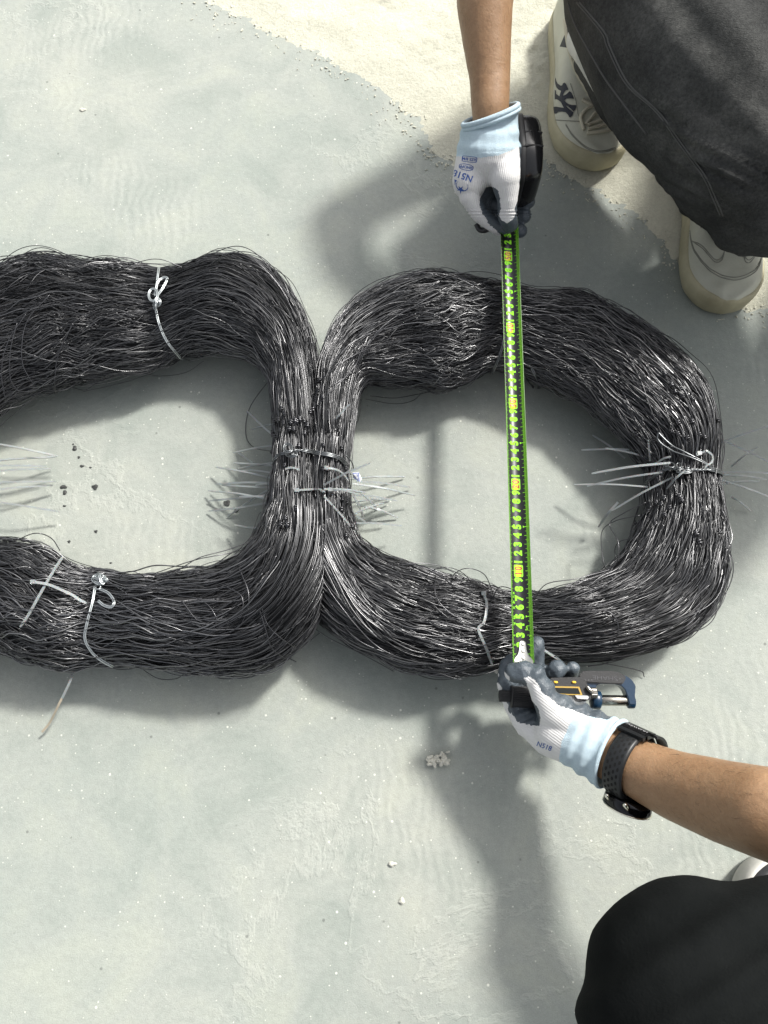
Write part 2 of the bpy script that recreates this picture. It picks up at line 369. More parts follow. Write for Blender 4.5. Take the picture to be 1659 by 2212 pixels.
def strands(r, n, crimp, seed, step=.0060, rad=.00054, rho=(.84, 1.0), frac=(.25, .8), up=.72, loose=.13, name='wire_strands', parent=None, mat_=None, s_range=None, wild=1.0, tmin=0.0):
    g = np.random.default_rng(seed); VV = []; FF = []; TT = []; off = 0
    nc = 46
    cph = g.uniform(0, 6.28, (nc, 3)); clam = g.uniform(.038, .095, nc); cdr = g.normal(0, .35, nc); ctone = g.uniform(0, 1, nc)
    for i in range(n):
        Ln = r.L * g.uniform(*frac); s0 = g.uniform(0, r.L) if r.closed else g.uniform(-Ln * .6, r.L - Ln * .3)
        if s_range: s0 = g.uniform(s_range[0], s_range[1] - Ln * .5)
        s1 = s0 + Ln
        if not r.closed: s0 = max(s0, 0); s1 = min(s1, r.L)
        if s1 - s0 < .05: continue
        K = int((s1 - s0) / step); q = np.linspace(s0, s1, K)
        ph0 = math.pi / 2 + (g.uniform(-1, 1) * math.pi * .62 if g.random() < up else g.uniform(-math.pi, math.pi))
        c = int(((ph0 + math.pi) / (2 * math.pi) * nc)) % nc
        f1, f2 = g.uniform(3, 9, 2); p1, p2, p3 = g.uniform(0, 6.28, 3)
        ph = ph0 + cdr[c] * np.sin(q * 4 + cph[c, 0]) * .6 + g.normal(0, .22) * (q - q.mean()) / .3 + wild * .10 * np.sin(q * f1 * 2 + p1) + wild * .02 * np.sin(q * f2 * 5 + p2)
        ro = g.uniform(*rho) + .03 * np.sin(q * f2 * 3 + p3) + .03 * np.sin(q * 2 * math.pi / clam[c] * .5 + cph[c, 1])
        cr = crimp(q)
        lam = clam[c]; jit = g.normal(0, .7)
        ph = ph + cr * .050 * np.sin(q * 2 * math.pi / lam + cph[c, 2] + jit) + cr * .010 * np.sin(q * 2 * math.pi / (lam * .4) + p1)
        ro = ro + cr * .022 * np.sin(q * 2 * math.pi / (lam * .8) + cph[c, 0] + jit)
        if g.random() < .16: ph = ph + g.normal(0, .6) * (q - q.mean()) / .15; ro = ro + .02
        if g.random() < loose:
            k0 = g.uniform(s0, s1); ro = ro + abs(g.normal(0, .09)) * np.exp(-((q - k0) / g.uniform(.03, .09)) ** 2); ph = ph + g.normal(0, .12) * np.exp(-((q - k0) / .06) ** 2); 
        e = np.minimum(q - s0, s1 - q); ends = np.clip(1 - e / .05, 0, 1)
        ro = ro + .045 * np.sin(q * 2 * math.pi / .16 + cph[c, 1] * 3) * np.sin(q * 2 * math.pi / .09 + cph[c, 2] * 2)
        if r.closed or s0 > 0: ro = ro - ends ** 2 * .14
        p = r.pos(q, ro * np.cos(ph), ro * np.sin(ph)); p[:, 2] = np.maximum(p[:, 2], .0015)
        T = np.gradient(p, axis=0); T /= np.linalg.norm(T, axis=1)[:, None]
        A = np.cross(T, [0, 0, 1.0]); A /= np.linalg.norm(A, axis=1)[:, None] + 1e-9; B = np.cross(A, T)
        k = 3; th = np.arange(k) * 2 * math.pi / k + g.uniform(0, 6)
        rr = rad * g.uniform(.85, 1.2)
        V = (p[:, None] + rr * (np.cos(th)[None, :, None] * A[:, None] + np.sin(th)[None, :, None] * B[:, None])).reshape(-1, 3)
        idx = np.arange(K * k).reshape(K, k) + off; nx = np.roll(idx, -1, 1)
        FF.append(np.stack([idx[:-1], nx[:-1], nx[1:], idx[1:]], -1).reshape(-1, 4)); VV.append(V)
        TT.append(np.full(len(V), tmin + (1 - tmin) * np.clip(.5 * ctone[c] + .5 * g.random(), 0, 1) ** 1.6, np.float32)); off += len(V)
    me = np_mesh(name, np.vstack(VV), np.vstack(FF))
    a = me.attributes.new('tone', 'FLOAT', 'POINT'); a.data.foreach_set('value', np.concatenate(TT))
    o = link(name, me, mat_ or M_WIRE, parent); tag(o, kind='stuff'); return o
# outlines of the two skeins: (outer x, y, inner x, y, half height, centre height)
H0, Z0 = .050, .055
right_rows = [
 (668, 1000, 757, 1000, .050, .060), (676, 880, 772, 880, .050, .060), (690, 790, 796, 828, .048, .058), (735, 690, 850, 835, .048, .056),
 (810, 632, 905, 838, H0, Z0), (920, 600, 960, 846, H0 + .002, Z0 + .002), (1000, 607, 1012, 826, H0, Z0), (1065, 626, 1068, 800, H0, Z0),
 (1150, 642, 1130, 812, H0 + .003, Z0), (1245, 645, 1195, 840, H0 + .003, Z0), (1345, 690, 1268, 880, H0, Z0), (1440, 752, 1335, 945, H0, Z0),
 (1512, 835, 1385, 1000, H0, Z0), (1545, 935, 1400, 1020, .048, .053), (1548, 1035, 1396, 1045, .046, .05), (1560, 1150, 1386, 1110, .05, .055),
 (1562, 1235, 1345, 1190, .052, .056), (1540, 1320, 1300, 1235, .05, .055), (1470, 1385, 1235, 1262, H0, Z0), (1345, 1422, 1180, 1278, H0, Z0),
 (1210, 1432, 1125, 1280, .045, .05), (1110, 1438, 1068, 1270, .043, .048), (1000, 1460, 1000, 1250, .048, .053), (890, 1452, 925, 1230, .05, .055),
 (800, 1418, 868, 1212, .05, .055), (720, 1372, 812, 1192, .05, .052), (655, 1290, 772, 1150, .048, .050), (655, 1150, 757, 1085, .048, .055)]
left_rows = [
 (-330, 1420, -150, 1160, H0, Z0), (-180, 1425, -80, 1160, H0, Z0), (0, 1412, 0, 1166, H0, Z0), (70, 1432, 92, 1186, .052, .056), (150, 1444, 170, 1228, .05, .055),
 (215, 1438, 240, 1238, .045, .05), (310, 1440, 322, 1246, .05, .055), (400, 1453, 395, 1238, .052, .056), (490, 1458, 468, 1224, .052, .058), (590, 1440, 530, 1192, .052, .062),
 (668, 1382, 568, 1140, .05, .068), (706, 1290, 584, 1090, .048, .070), (706, 1170, 592, 1040, .048, .068), (701, 1080, 596, 990, .048, .064), (700, 990, 597, 940, .048, .063), (699, 890, 591, 880, .05, .062),
 (690, 780, 578, 822, .052, .06), (660, 690, 545, 785, .052, .058), (610, 608, 492, 770, .052, .056), (542, 567, 445, 766, .052, .056), (480, 564, 412, 768, .050, .055),
 (400, 582, 378, 776, .046, .052), (330, 583, 345, 792, .045, .05), (262, 576, 268, 812, .05, .055), (195, 575, 205, 828, .051, .056), (130, 563, 165, 838, .053, .058), (60, 569, 105, 852, .053, .058),
 (0, 592, 40, 872, .053, .058), (-90, 650, -20, 915, .053, .058), (-200, 760, -60, 960, .05, .055)]
R_R = Ring(right_rows, True); R_L = Ring(left_rows, False)
def crimp_fn(r, spots):
    C, H, h = r.at(np.linspace(0, r.L, 500)); pp = proj(C); qs = np.linspace(0, r.L, 500)
    w = np.full(500, .25)
    for (x, y, rx, a) in spots: w = np.maximum(w, a * np.exp(-(((pp[:, 0] - x) / rx) ** 2 + ((pp[:, 1] - y) / 260) ** 2)))
    return lambda q: np.interp(q % r.L if r.closed else q, qs, w)
cr_R = crimp_fn(R_R, [(1030, 700, 130, 1.3), (1050, 1360, 130, 1.2), (1240, 740, 110, .9), (1250, 1380, 100, .6)])
cr_L = crimp_fn(R_L, [(200, 700, 240, 1.0), (120, 1330, 180, 1.3), (330, 1350, 120, .8)])
coilR = empty('wire_coil', P(1100, 1050, 0)); tag(coilR, 'right hand oval coil of black wire lying under the tape measure', 'wire coil', 'coils of black wire bound side by side')
coilL = empty('wire_coil', P(250, 1050, 0)); tag(coilL, 'left hand coil of black wire, cut off by the left edge, lapping over its neighbour', 'wire coil', 'coils of black wire bound side by side')
coreR = ring_core(R_R, 'gap_shade_core', coilR); coreL = ring_core(R_L, 'gap_shade_core', coilL)  # solid dark tubes inside the strands, giving painted shade in the gaps
strands(R_R, 1350, cr_R, 3, parent=coilR)
strands(R_R, 300, cr_R, 13, parent=coilR, rho=(.98, 1.03), frac=(.12, .36), wild=1.4, name='surface_strands', tmin=.25, rad=.0006)
strands(R_L, 1450, cr_L, 4, parent=coilL, frac=(.25, .85))
strands(R_L, 260, cr_L, 14, parent=coilL, rho=(.98, 1.03), frac=(.12, .36), wild=1.4, name='surface_strands', tmin=.25, rad=.0006)
strands(R_L, 210, cr_L, 15, parent=coilL, rho=(1.0, 1.05), frac=(.08, .20), wild=2.0, name='thick_strands', tmin=.5, rad=.0009, s_range=(.10, .42))
# ================================================================ ties, knots and stray wires
def bvh_of(o):
    me = o.data; return BVHTree.FromPolygons([v.co.copy() for v in me.vertices], [tuple(p.vertices) for p in me.polygons])
def bvh_ring(r, sc=1.0):
    n = 220; k = 24; q = np.linspace(0, r.L, n); C, H, h = r.at(q); th = np.arange(k) * 2 * math.pi / k
    V = C[:, None] + sc * np.cos(th)[None, :, None] * H[:, None]; V[..., 2] += sc * np.sin(th)[None] * h[:, None]
    V = V.reshape(-1, 3); idx = np.arange(n * k).reshape(n, k); nx = np.roll(idx, -1, 1)
    F = np.stack([idx[:-1], nx[:-1], nx[1:], idx[1:]], -1).reshape(-1, 4)
    return BVHTree.FromPolygons([Vector(v) for v in V], [tuple(int(i) for i in f) for f in F])
BV_R, BV_L = bvh_ring(R_R), bvh_ring(R_L)
CAMP = Vector((0, 0, CAM_H))
def top(px, py, lift=0.0, zmin=.003, bvs=None):
    """point of the bundles' surface seen at this spot of the photograph, lifted off it"""
    d = ray(px, py).normalized(); best = None
    for b in (bvs or (BV_R, BV_L)):
        h, n, i, t = b.ray_cast(CAMP, d)
        if h is not None and (best is None or t < best[1]):
            if n.dot(d) > 0: n = -n
            best = (h + n * lift, t, n)
    if best is None: q = P(px, py, max(zmin, .003)); return q, Vector((0, 0, 1))
    return best[0], best[2]
def surf_path(pts, lift, n=40, bvs=None):
    pp = catmull(np.array(pts, float), n); out = []
    for x, y in pp: out.append(top(x, y, lift, bvs=bvs)[0])
    o = np.array(out); k = np.array([.25, .5, .25])
    for _ in range(2): o[1:-1] = .25 * o[:-2] + .5 * o[1:-1] + .25 * o[2:]
    return o
# -- knots: two turns of the same wire round a few strands
knot_me = None
def knot(px, py, parent, ang=0, sc=1.0):
    sc *= 1.15
    global knot_me
    if knot_me is None:
        parts = []
        for k, off in enumerate((-.0011, .0011)):
            th = np.linspace(0, 2 * math.pi, 15); pts = np.column_stack([np.cos(th) * .0021, np.full(15, off) + .0004 * np.sin(th), np.sin(th) * .0014])
            parts.append(tube_arrays(pts, .0008, 5, False))
        parts.append(tube_arrays([(.001, -.0035, .0008), (0, 0, .001), (-.0008, .0038, .0012)], .0006, 5))
        V, F = join_arrays(parts); knot_me = bpy.data.meshes.new('wire_knot'); knot_me.from_pydata(V, [], F); knot_me.materials.append(M_KNOT)
        knot_me.polygons.foreach_set('use_smooth', np.ones(len(knot_me.polygons), bool))
    p, n = top(px, py, .0034)
    o = bpy.data.objects.new('wire_knot', knot_me); COL.objects.link(o); o.parent = parent
    t = Vector((math.sin(ang), math.cos(ang), 0)); t = (t - n * t.dot(n)).normalized(); x = t.cross(n)
    M = Matrix((x, t, n)).transposed().to_4x4() @ Matrix.Diagonal((sc, sc, sc, 1)); M.translation = p
    o.matrix_parent_inverse = Matrix.Translation(-parent.location); o.matrix_basis = M
    return o
kL = [(597, 912), (606, 908), (598, 915), (616, 915), (618, 895), (611, 884), (609, 930), (595, 938), (630, 914), (637, 911), (641, 913), (647, 908), (655, 912), (662, 921), (656, 938), (627, 928), (667, 893), (673, 887), (680, 906), (682, 875), (685, 862), (689, 851), (700, 860), (618, 1007), (638, 1098), (639, 1103), (609, 1134), (618, 1121), (622, 1135), (636, 929), (599, 944), (588, 976), (645, 965), (692, 845), (695, 822)]
kR = [(701, 963), (700, 1014), (734, 969), (742, 1013), (736, 1080), (734, 1102), (745, 1086), (757, 1140), (745, 1160),
      (1434, 810), (1449, 833), (1457, 848), (1468, 842), (1472, 859), (1480, 855), (1493, 864), (1493, 912), (1464, 914), (1451, 932), (1463, 938), (1484, 946), (1508, 940), (1519, 946), (1546, 910), (1376, 936), (1390, 916), (1413, 952), (1495, 993), (1467, 1075), (1472, 1084), (1437, 1079), (1431, 1092), (1447, 1100), (1420, 1088), (1437, 1115), (1418, 1135), (1403, 1108), (1378, 1134), (1503, 1155), (1508, 1172), (1550, 1150)]
for i, (x, y) in enumerate(kL): knot(x, y, coilL, .15 * math.sin(i), random.uniform(.85, 1.15))
for i, (x, y) in enumerate(kR): knot(x, y, coilR, (.1 if x < 900 else -.35) + .15 * math.sin(i * 2), random.uniform(.85, 1.15))
# -- stray strands that stand clear of the bundles
def stray(pts, parent, lift=.002, rad=.0005, n=46, m=None, zs=None, name='stray_wire'):
    pp = catmull(np.array(pts, float), n)
    if pp.shape[1] == 3: V = np.array([P(x, y, z) for x, y, z in pp])
    else: V = surf_path(pts, lift, n)
    return tube(name, V, rad, m or M_KNOT, parent, 5)
ST = [ # px, py, height
 [(0, 600, .06), (60, 565, .1), (110, 551, .12), (150, 575, .1), (215, 615, .1)], [(10, 585, .06), (90, 560, .1), (160, 566, .1), (230, 600, .09)],
 [(0, 612, .05), (70, 578, .09), (150, 562, .11), (225, 582, .1)], [(430, 590, .09), (490, 549, .12), (540, 556, .12), (590, 600, .11), (625, 650, .1)],
 [(440, 585, .09), (500, 552, .12), (560, 572, .12), (610, 628, .11), (640, 690, .1)], [(395, 578, .09), (345, 560, .1), (300, 566, .1), (255, 585, .09)],
 [(720, 700, .1), (790, 635, .1), (860, 602, .11), (925, 590, .12), (1010, 620, .1)], [(705, 730, .1), (760, 665, .1), (850, 618, .11), (940, 592, .12), (1000, 606, .11), (1060, 640, .1)],
 [(1180, 650, .08), (1230, 640, .09), (1290, 668, .09), (1350, 700, .09)], [(1390, 725, .08), (1450, 760, .08), (1510, 815, .07), (1545, 880, .06)],
 [(1540, 880, .05), (1552, 960, .05), (1546, 1030, .06)], [(1556, 1130, .05), (1578, 1200, .05), (1566, 1290, .06), (1520, 1350, .06), (1440, 1400, .05)],
 [(1548, 1080, .05), (1574, 1170, .05), (1572, 1250, .05), (1530, 1320, .06)], [(1560, 1290, .05), (1535, 1345, .05), (1480, 1370, .05), (1400, 1375, .08)],
 [(880, 1240, .08), (905, 1222, .1), (940, 1235, .11), (985, 1270, .1)], [(915, 1275, .09), (925, 1240, .12), (960, 1225, .13), (1000, 1238, .12), (1030, 1275, .1)],
 [(985, 1290, .09), (975, 1250, .12), (1005, 1228, .14), (1045, 1240, .13), (1065, 1280, .1)], [(830, 1215, .08), (880, 1218, .1), (930, 1232, .1), (980, 1265, .09)],
 [(1065, 1290, .09), (1080, 1268, .11), (1110, 1275, .1), (1135, 1296, .09)], [(1130, 1290, .08), (1150, 1275, .1), (1190, 1290, .08), (1235, 1280, .07)],
 [(1170, 1290, .07), (1200, 1268, .08), (1260, 1255, .08), (1330, 1240, .07), (1380, 1180, .09)], [(1150, 1300, .09), (1180, 1262, .1), (1245, 1250, .1), (1320, 1230, .09)],
 [(1382, 1113, .07), (1330, 1125, .06), (1300, 1150, .05), (1303, 1210, .05), (1312, 1240, .06)], [(1395, 1085, .08), (1345, 1110, .07), (1317, 1132, .06), (1335, 1170, .07), (1336, 1215, .07)],
 [(1372, 1163, .07), (1338, 1170, .06), (1328, 1190, .05), (1334, 1215, .05)], [(640, 790, .09), (592, 850, .03), (592, 905, .01), (588, 975, .04)],
 [(580, 822, .05), (540, 880, .01), (531, 935, .003), (548, 966, .01), (594, 976, .05)], [(575, 790, .06), (582, 850, .04), (590, 930, .03), (597, 1000, .03)],
 [(780, 862, .03), (778, 890, .03), (770, 915, .04), (750, 935, .06)], [(800, 855, .05), (850, 860, .02), (900, 852, .03), (930, 846, .05)], [(790, 862, .04), (850, 872, .01), (890, 866, .02), (912, 848, .05)],
 [(700, 1110, .1), (740, 1150, .08), (765, 1200, .05), (778, 1230, .05)], [(757, 1080, .05), (766, 1140, .03), (770, 1190, .04), (765, 1210, .05)],
 [(1360, 1360, .08), (1410, 1370, .05), (1450, 1355, .03), (1482, 1335, .01)], [(1270, 1440, .03), (1310, 1432, .02), (1355, 1400, .05), (1400, 1368, .07)], [(1300, 1432, .03), (1380, 1448, .01), (1392, 1462, .003)],
 [(640, 1395, .03), (585, 1435, .02), (530, 1455, .02), (470, 1462, .03)], [(690, 1368, .03), (650, 1400, .02), (600, 1440, .02), (520, 1460, .02), (400, 1458, .04)],
 [(300, 1440, .03), (340, 1465, .01), (380, 1466, .01), (405, 1450, .03)], [(440, 1452, .03), (480, 1466, .01), (520, 1462, .01), (535, 1446, .03)],
 [(560, 1180, .06), (490, 1196, .09), (420, 1210, .1), (330, 1240, .1)], [(590, 1150, .08), (500, 1185, .09), (430, 1205, .1), (380, 1235, .1), (340, 1250, .1)],
 [(255, 1250, .08), (275, 1235, .1), (300, 1238, .1), (318, 1252, .09)], [(30, 1170, .08), (75, 1152, .1), (110, 1162, .09), (130, 1190, .08)],
 [(700, 1350, .04), (760, 1395, .03), (830, 1430, .03), (900, 1458, .03)], [(650, 1330, .07), (700, 1372, .05), (780, 1412, .04), (850, 1450, .03)],
 [(880, 1448, .03), (930, 1466, .01), (980, 1466, .01), (1040, 1448, .03)], [(1380, 760, .09), (1450, 790, .09), (1500, 850, .08)],
 [(300, 800, .03), (340, 812, .01), (400, 805, .02), (440, 780, .04)], [(330, 806, .03), (260, 828, .02), (180, 846, .03)],
]
for i, pts in enumerate(ST):
    xm = pts[len(pts) // 2][0]; right = (xm > 702) and not (xm < 770 and 1100 > pts[0][1] > 1300)
    stray(pts, coilR if right else coilL, rad=random.uniform(.00045, .0006))
# surface-hugging loops seen on top of the bundles
for pts in ([(40, 700), (25, 760), (25, 820), (50, 850)], [(110, 640), (60, 700), (50, 780), (75, 830)], [(160, 700), (130, 760), (120, 810), (118, 850)], [(60, 680), (20, 740), (5, 800), (10, 860)],
            [(385, 1290), (440, 1300), (470, 1340), (440, 1380), (380, 1385)], [(395, 1300), (430, 1340), (480, 1350), (520, 1330), (525, 1290), (490, 1270)],
            [(560, 1310), (575, 1360), (590, 1400), (640, 1430)], [(300, 1350), (380, 1345), (450, 1330), (520, 1290), (570, 1240)], [(330, 1370), (420, 1370), (500, 1340), (560, 1280), (600, 1200)],
            [(520, 1230), (540, 1290), (520, 1350), (470, 1372)], [(565, 1305), (580, 1350), (620, 1385), (655, 1400)]):
    stray(pts, coilL, .004, .0006)
for pts in ([(690, 830), (760, 770), (850, 740), (950, 730), (1040, 760)], [(700, 850), (770, 800), (870, 760), (960, 750)], [(690, 880), (740, 820), (820, 720), (900, 680)],
            [(690, 1190), (760, 1290), (860, 1360), (980, 1390), (1060, 1370)], [(680, 1220), (740, 1310), (830, 1400), (950, 1430), (1040, 1400)], [(690, 1180), (780, 1270), (900, 1330), (1000, 1360)],
            [(940, 1240), (940, 1290), (970, 1325), (1000, 1340)], [(1300, 1370), (1380, 1340), (1450, 1290), (1500, 1220)], [(1280, 1390), (1370, 1370), (1450, 1330), (1530, 1260)], [(1260, 1340), (1300, 1320), (1330, 1340), (1325, 1380), (1270, 1390)],
            [(1380, 1090), (1350, 1180), (1300, 1240)], [(1420, 1130), (1390, 1200), (1320, 1260), (1230, 1300)]):
    stray(pts, coilR, .004, .0006)
# wires that fan out of the waist and lap over the junction of the two coils
def fan(parent, fn, n, seed, name='crossing_strands'):
    g = random.Random(seed); parts = []; tones = []
    for i in range(n):
        pts, lift = fn(g); V = surf_path(pts, lift, 44); t_ = np.linspace(0, 1, len(V)); e_ = np.clip(1 - np.minimum(t_, 1 - t_) / .22, 0, 1) ** 2; V[:, 2] -= e_ * g.uniform(.008, .012); V = V[int(g.random() * 9): len(V) - int(g.random() * 9)]; a = tube_arrays(V, g.uniform(.00045, .0006), 3, False); parts.append(a); tones += [g.random() ** 2.2 * .8] * len(a[0])
    V, F = join_arrays(parts); o = build(name, V, F, M_WIRE, parent); a = o.data.attributes.new('tone', 'FLOAT', 'POINT'); a.data.foreach_set('value', np.array(tones, np.float32)); tag(o, kind='stuff')
def fl(g):
    u = g.random(); v = g.random(); return [(632 + 68 * u, 1010 + 50 * v), (638 + 66 * u, 1130), (625 + 78 * u - 10 * v, 1215), (590 + 95 * u - 45 * v, 1300), (520 + 110 * u - 90 * v, 1345 + 45 * u + 20 * v)], g.uniform(.002, .0075)
def fr_(g):
    u = g.random(); v = g.random(); return [(655 + 48 * u, 1085), (668 + 52 * u, 1150), (700 + 55 * u, 1222 + 12 * v), (765 + 45 * u, 1285 + 60 * v), (870, 1325 + 90 * v)], g.uniform(.001, .005)
def fu(g):
    u = g.random(); return [(640 + 58 * u, 960), (628 + 66 * u, 880), (615 + 74 * u, 800), (585 + 85 * u, 710 - 30 * u)], g.uniform(.001, .004)
def fu2(g):
    u = g.random(); v = g.random(); return [(702 + 45 * u, 960), (700 + 55 * u, 880), (712 + 60 * u, 800), (770 + 50 * u, 730 - 40 * v)], g.uniform(.001, .004)
fan(coilL, fl, 110, 1); fan(coilR, fr_, 80, 2); fan(coilL, fu, 60, 3); fan(coilR, fu2, 50, 4)
# long springy wires along the rims
def rims(r, parent, n, seed):
    g = np.random.default_rng(seed)
    for i in range(n):
        L_ = g.uniform(.06, .20); s0 = g.uniform(0, r.L - (0 if r.closed else L_)); q = np.linspace(s0, s0 + L_, 30); t = np.linspace(0, 1, 30)
        ph = (g.choice([0.0, math.pi], p=[.75, .25]) + g.uniform(-.1, .8) * (1 if g.random() < .8 else -1)) + .3 * (t - .5) * g.normal()
        ro = .93 + g.uniform(.06, .24) * np.sin(math.pi * t) ** 1.5
        p = r.pos(q, ro * np.cos(ph), ro * np.abs(np.sin(ph))); p[:, 2] = np.maximum(p[:, 2], .002)
        V, F = tube_arrays(p, g.uniform(.00042, .0006), 5); build('stray_wire', V, F, M_KNOT, parent)
rims(R_R, coilR, 70, 8); rims(R_L, coilL, 55, 9)
# -- tie wires bent round the bundles
def tie(paths, m, label, rad=.00088, gap=.0018, grp='tie wires twisted round the coils'):
    root = empty('tie_wire', top(*paths[0][0][0][:2])[0]); tag(root, label, 'tie wire', grp)
    for pts, nm, lift, strandsN in paths:
        pp = np.array(pts, float)
        if pp.shape[1] == 3: V = np.array([P(*x) for x in catmull(pp, 70)])
        else: V = surf_path(pts, lift, 60)
        T = np.gradient(V, axis=0); T /= np.linalg.norm(T, axis=1)[:, None] + 1e-9
        S = np.cross(T, [0, 0, 1]); S /= np.linalg.norm(S, axis=1)[:, None] + 1e-9; U = np.cross(S, T)
        parts = []; arc = np.concatenate([[0], np.cumsum(np.linalg.norm(np.diff(V, axis=0), axis=1))])
        for k in range(strandsN):
            if 'twist' in nm: a = arc * 2 * math.pi / .016 + k * 2 * math.pi / strandsN; o = S * np.cos(a)[:, None] * gap * .55 + U * np.sin(a)[:, None] * gap * .55
            else: o = S * (k - (strandsN - 1) / 2) * gap + U * (.0004 * np.sin(arc * 120 + k))[:, None]
            parts.append(tube_arrays(V + o, rad, 7))
        Vv, F = join_arrays(parts); build(nm, Vv, F, m, root)
    return root
def coil_loops(cx, cy, z, r, n, sq=.8, ph=0, tilt=.4):
    out = []; 
    for t in np.linspace(0, n * 2 * math.pi, int(26 * n)):
        rr = r * (1 - .05 * t / 6.28); out.append((cx + rr * math.cos(t + ph), cy + rr * sq * math.sin(t + ph), z + .002 * t / 6.28 + .003 * math.sin(t + tilt)))
    return out
def tangle(cx, cy, z, r, seed, n=64, sx=1.0, sy=1.0):
    g = random.Random(seed); a, b, c = g.uniform(1.6, 2.4), g.uniform(2.4, 3.4), g.uniform(0, 6); out = []
    for t in np.linspace(0, 6.0, n): out.append((cx + sx * r * (math.cos(a * t + c) * .75 + .35 * math.cos(b * t)), cy + sy * r * (math.sin(a * t) * .7 + .4 * math.sin(b * t + c)), z + .0035 * math.sin(2.3 * t + c) + .001))
    return out
zt = lambda x, y, l=.004: top(x, y, l)[0].z
def tz(pts, lift=.004): return [(x, y, zt(x, y, lift)) for x, y in pts]
# upper left
z0 = zt(335, 650)
tie([([(345, 583), (340, 620), (336, 640)], 'band', .003, 2), ([(338, 668), (345, 700), (360, 735), (385, 765), (392, 772)], 'band', .0025, 2),
     (tz([(336, 640), (340, 612), (352, 600), (361, 602), (352, 622), (340, 640)], .007), 'loop', .008, 2), (coil_loops(331, 637, z0 + .004, 10, 1.3, 1.4), 'knot', .01, 2), (tangle(338, 656, z0 + .005, 9, 3, sx=.8, sy=1.3), 'knot', .01, 2)],
    M_GALV, 'bright galvanised tie wire knotted round the upper part of the left coil')
# lower left
z0 = zt(215, 1255)
tie([([(207, 1270), (202, 1300), (190, 1345), (186, 1380), (205, 1410), (232, 1428), (245, 1434)], 'band', .003, 2),
     (tz([(215, 1272), (235, 1282), (246, 1300), (240, 1311), (225, 1308), (212, 1298)], .006), 'loop', .008, 2), (coil_loops(214, 1251, z0 + .004, 14, 1.4, .7), 'knot', .01, 2), (tangle(217, 1250, z0 + .007, 11, 5, sx=1.3, sy=.9), 'knot', .01, 2), (coil_loops(210, 1268, z0 + .005, 8, 2.0, .6), 'knot', .01, 1)],
    M_GALV, 'bright galvanised tie wire with a loose loop round the lower part of the left coil')
# waist
z0 = zt(625, 975)
tie([([(594, 1000), (605, 985), (622, 980)], 'band', .003, 2), ([(620, 982), (640, 976), (665, 976)], 'twisted_section', .004, 2), ([(655, 976), (690, 980), (725, 989), (742, 1003)], 'band', .004, 3),
     (tz([(735, 992), (745, 1005), (752, 1018), (757, 1026)], .004), 'tail', .004, 2), (coil_loops(622, 968, z0 + .008, 9, 1.6, 1.0), 'knot', .01, 2), (tangle(628, 980, z0 + .006, 8, 7, sx=1.5, sy=.7), 'knot', .01, 2), ([(740, 985), (752, 1000), (755, 1012)], 'tail', .005, 1)],
    M_DULL, 'thick twisted tie wire joining both coils at the waist')
# right
z0 = zt(1465, 1015)
tie([([(1393, 1050), (1430, 1022), (1455, 1012), (1475, 1016)], 'band', .003, 2), ([(1440, 1010), (1470, 1018), (1500, 1018), (1530, 1016)], 'twisted_section', .004, 3), ([(1520, 1014), (1550, 1020), (1560, 1032)], 'band', .003, 3),
     ([(1528, 1012), (1490, 990), (1450, 972), (1425, 950), (1423, 936), (1432, 944), (1455, 964), (1495, 988), (1530, 1010)], 'loop', .006, 1), (coil_loops(1450, 1005, z0 + .006, 7, 1.6, .8), 'knot', .01, 1), (coil_loops(1466, 1006, z0 + .006, 6, 1.6, .9), 'knot', .01, 1), (tangle(1480, 1017, z0 + .005, 8, 9, sx=2.0, sy=.6), 'knot', .01, 2)],
    M_DULL, 'twisted tie wire with a long loop at the right end of the right coil')
# under the tape
tie([([(1092, 700), (1086, 745), (1068, 790), (1060, 806)], 'band', .003, 2), (tz([(1128, 790), (1135, 815), (1150, 835), (1164, 838), (1160, 818), (1148, 795)], .004), 'loop', .004, 2)],
    M_DULL, 'grey tie wire half hidden under the tape measure on the upper wires', .0009, .0018)
# -- nylon cable ties
M_NYLON = mat('translucent_nylon', (.48, .51, .51), .30, spec=.5)
bsdf(M_NYLON).inputs['Transmission Weight'].default_value = .6; bsdf(M_NYLON).inputs['Subsurface Weight'].default_value = .15; bsdf(M_NYLON).inputs['Subsurface Scale'].default_value = .003
M_OLD = mat('stained_nylon', (.42, .36, .27), .5)
def cable_tie(pts, label, head=None, width=.0023, m=None, lift=.004, group='white nylon cable ties round the coils', surf=False):
    if surf: V = surf_path([p[:2] for p in pts], lift, 30)
    else: V = np.array([P(*p) for p in catmull(np.array(pts, float), 22)])
    w = np.full(len(V), width); w[-3:] = [width * .95, width * .8, width * .5]
    T = V[-1] - V[0]; side = np.cross(T, [0, 0, 1.0]) + np.array([0, 0, .25]) * np.linalg.norm(T) * random.choice((-1, 1))
    root = empty('cable_tie', V[0]); tag(root, label, 'cable tie', group)
    A, F = ribbon_arrays(V, w, .0011, side); build('strap', A, F, m or M_NYLON, root, False)
    if head:
        c = Vector(V[0]) if surf else P(*head); bm = bmesh.new(); bmesh.ops.create_cube(bm, size=1)
        for v in bm.verts: v.co = Vector((v.co.x * .0052, v.co.y * .0046, v.co.z * .0042))
        bmesh.ops.bevel(bm, geom=bm.edges[:], offset=.0007, segments=1)
        for v in bm.verts: v.co += c
        bm_obj('head', bm, M_NYLON, root)
    return root
def zz(x, y, l=.003): return zt(x, y, l)
NB = 'bunch of ties sticking out left of the waist'
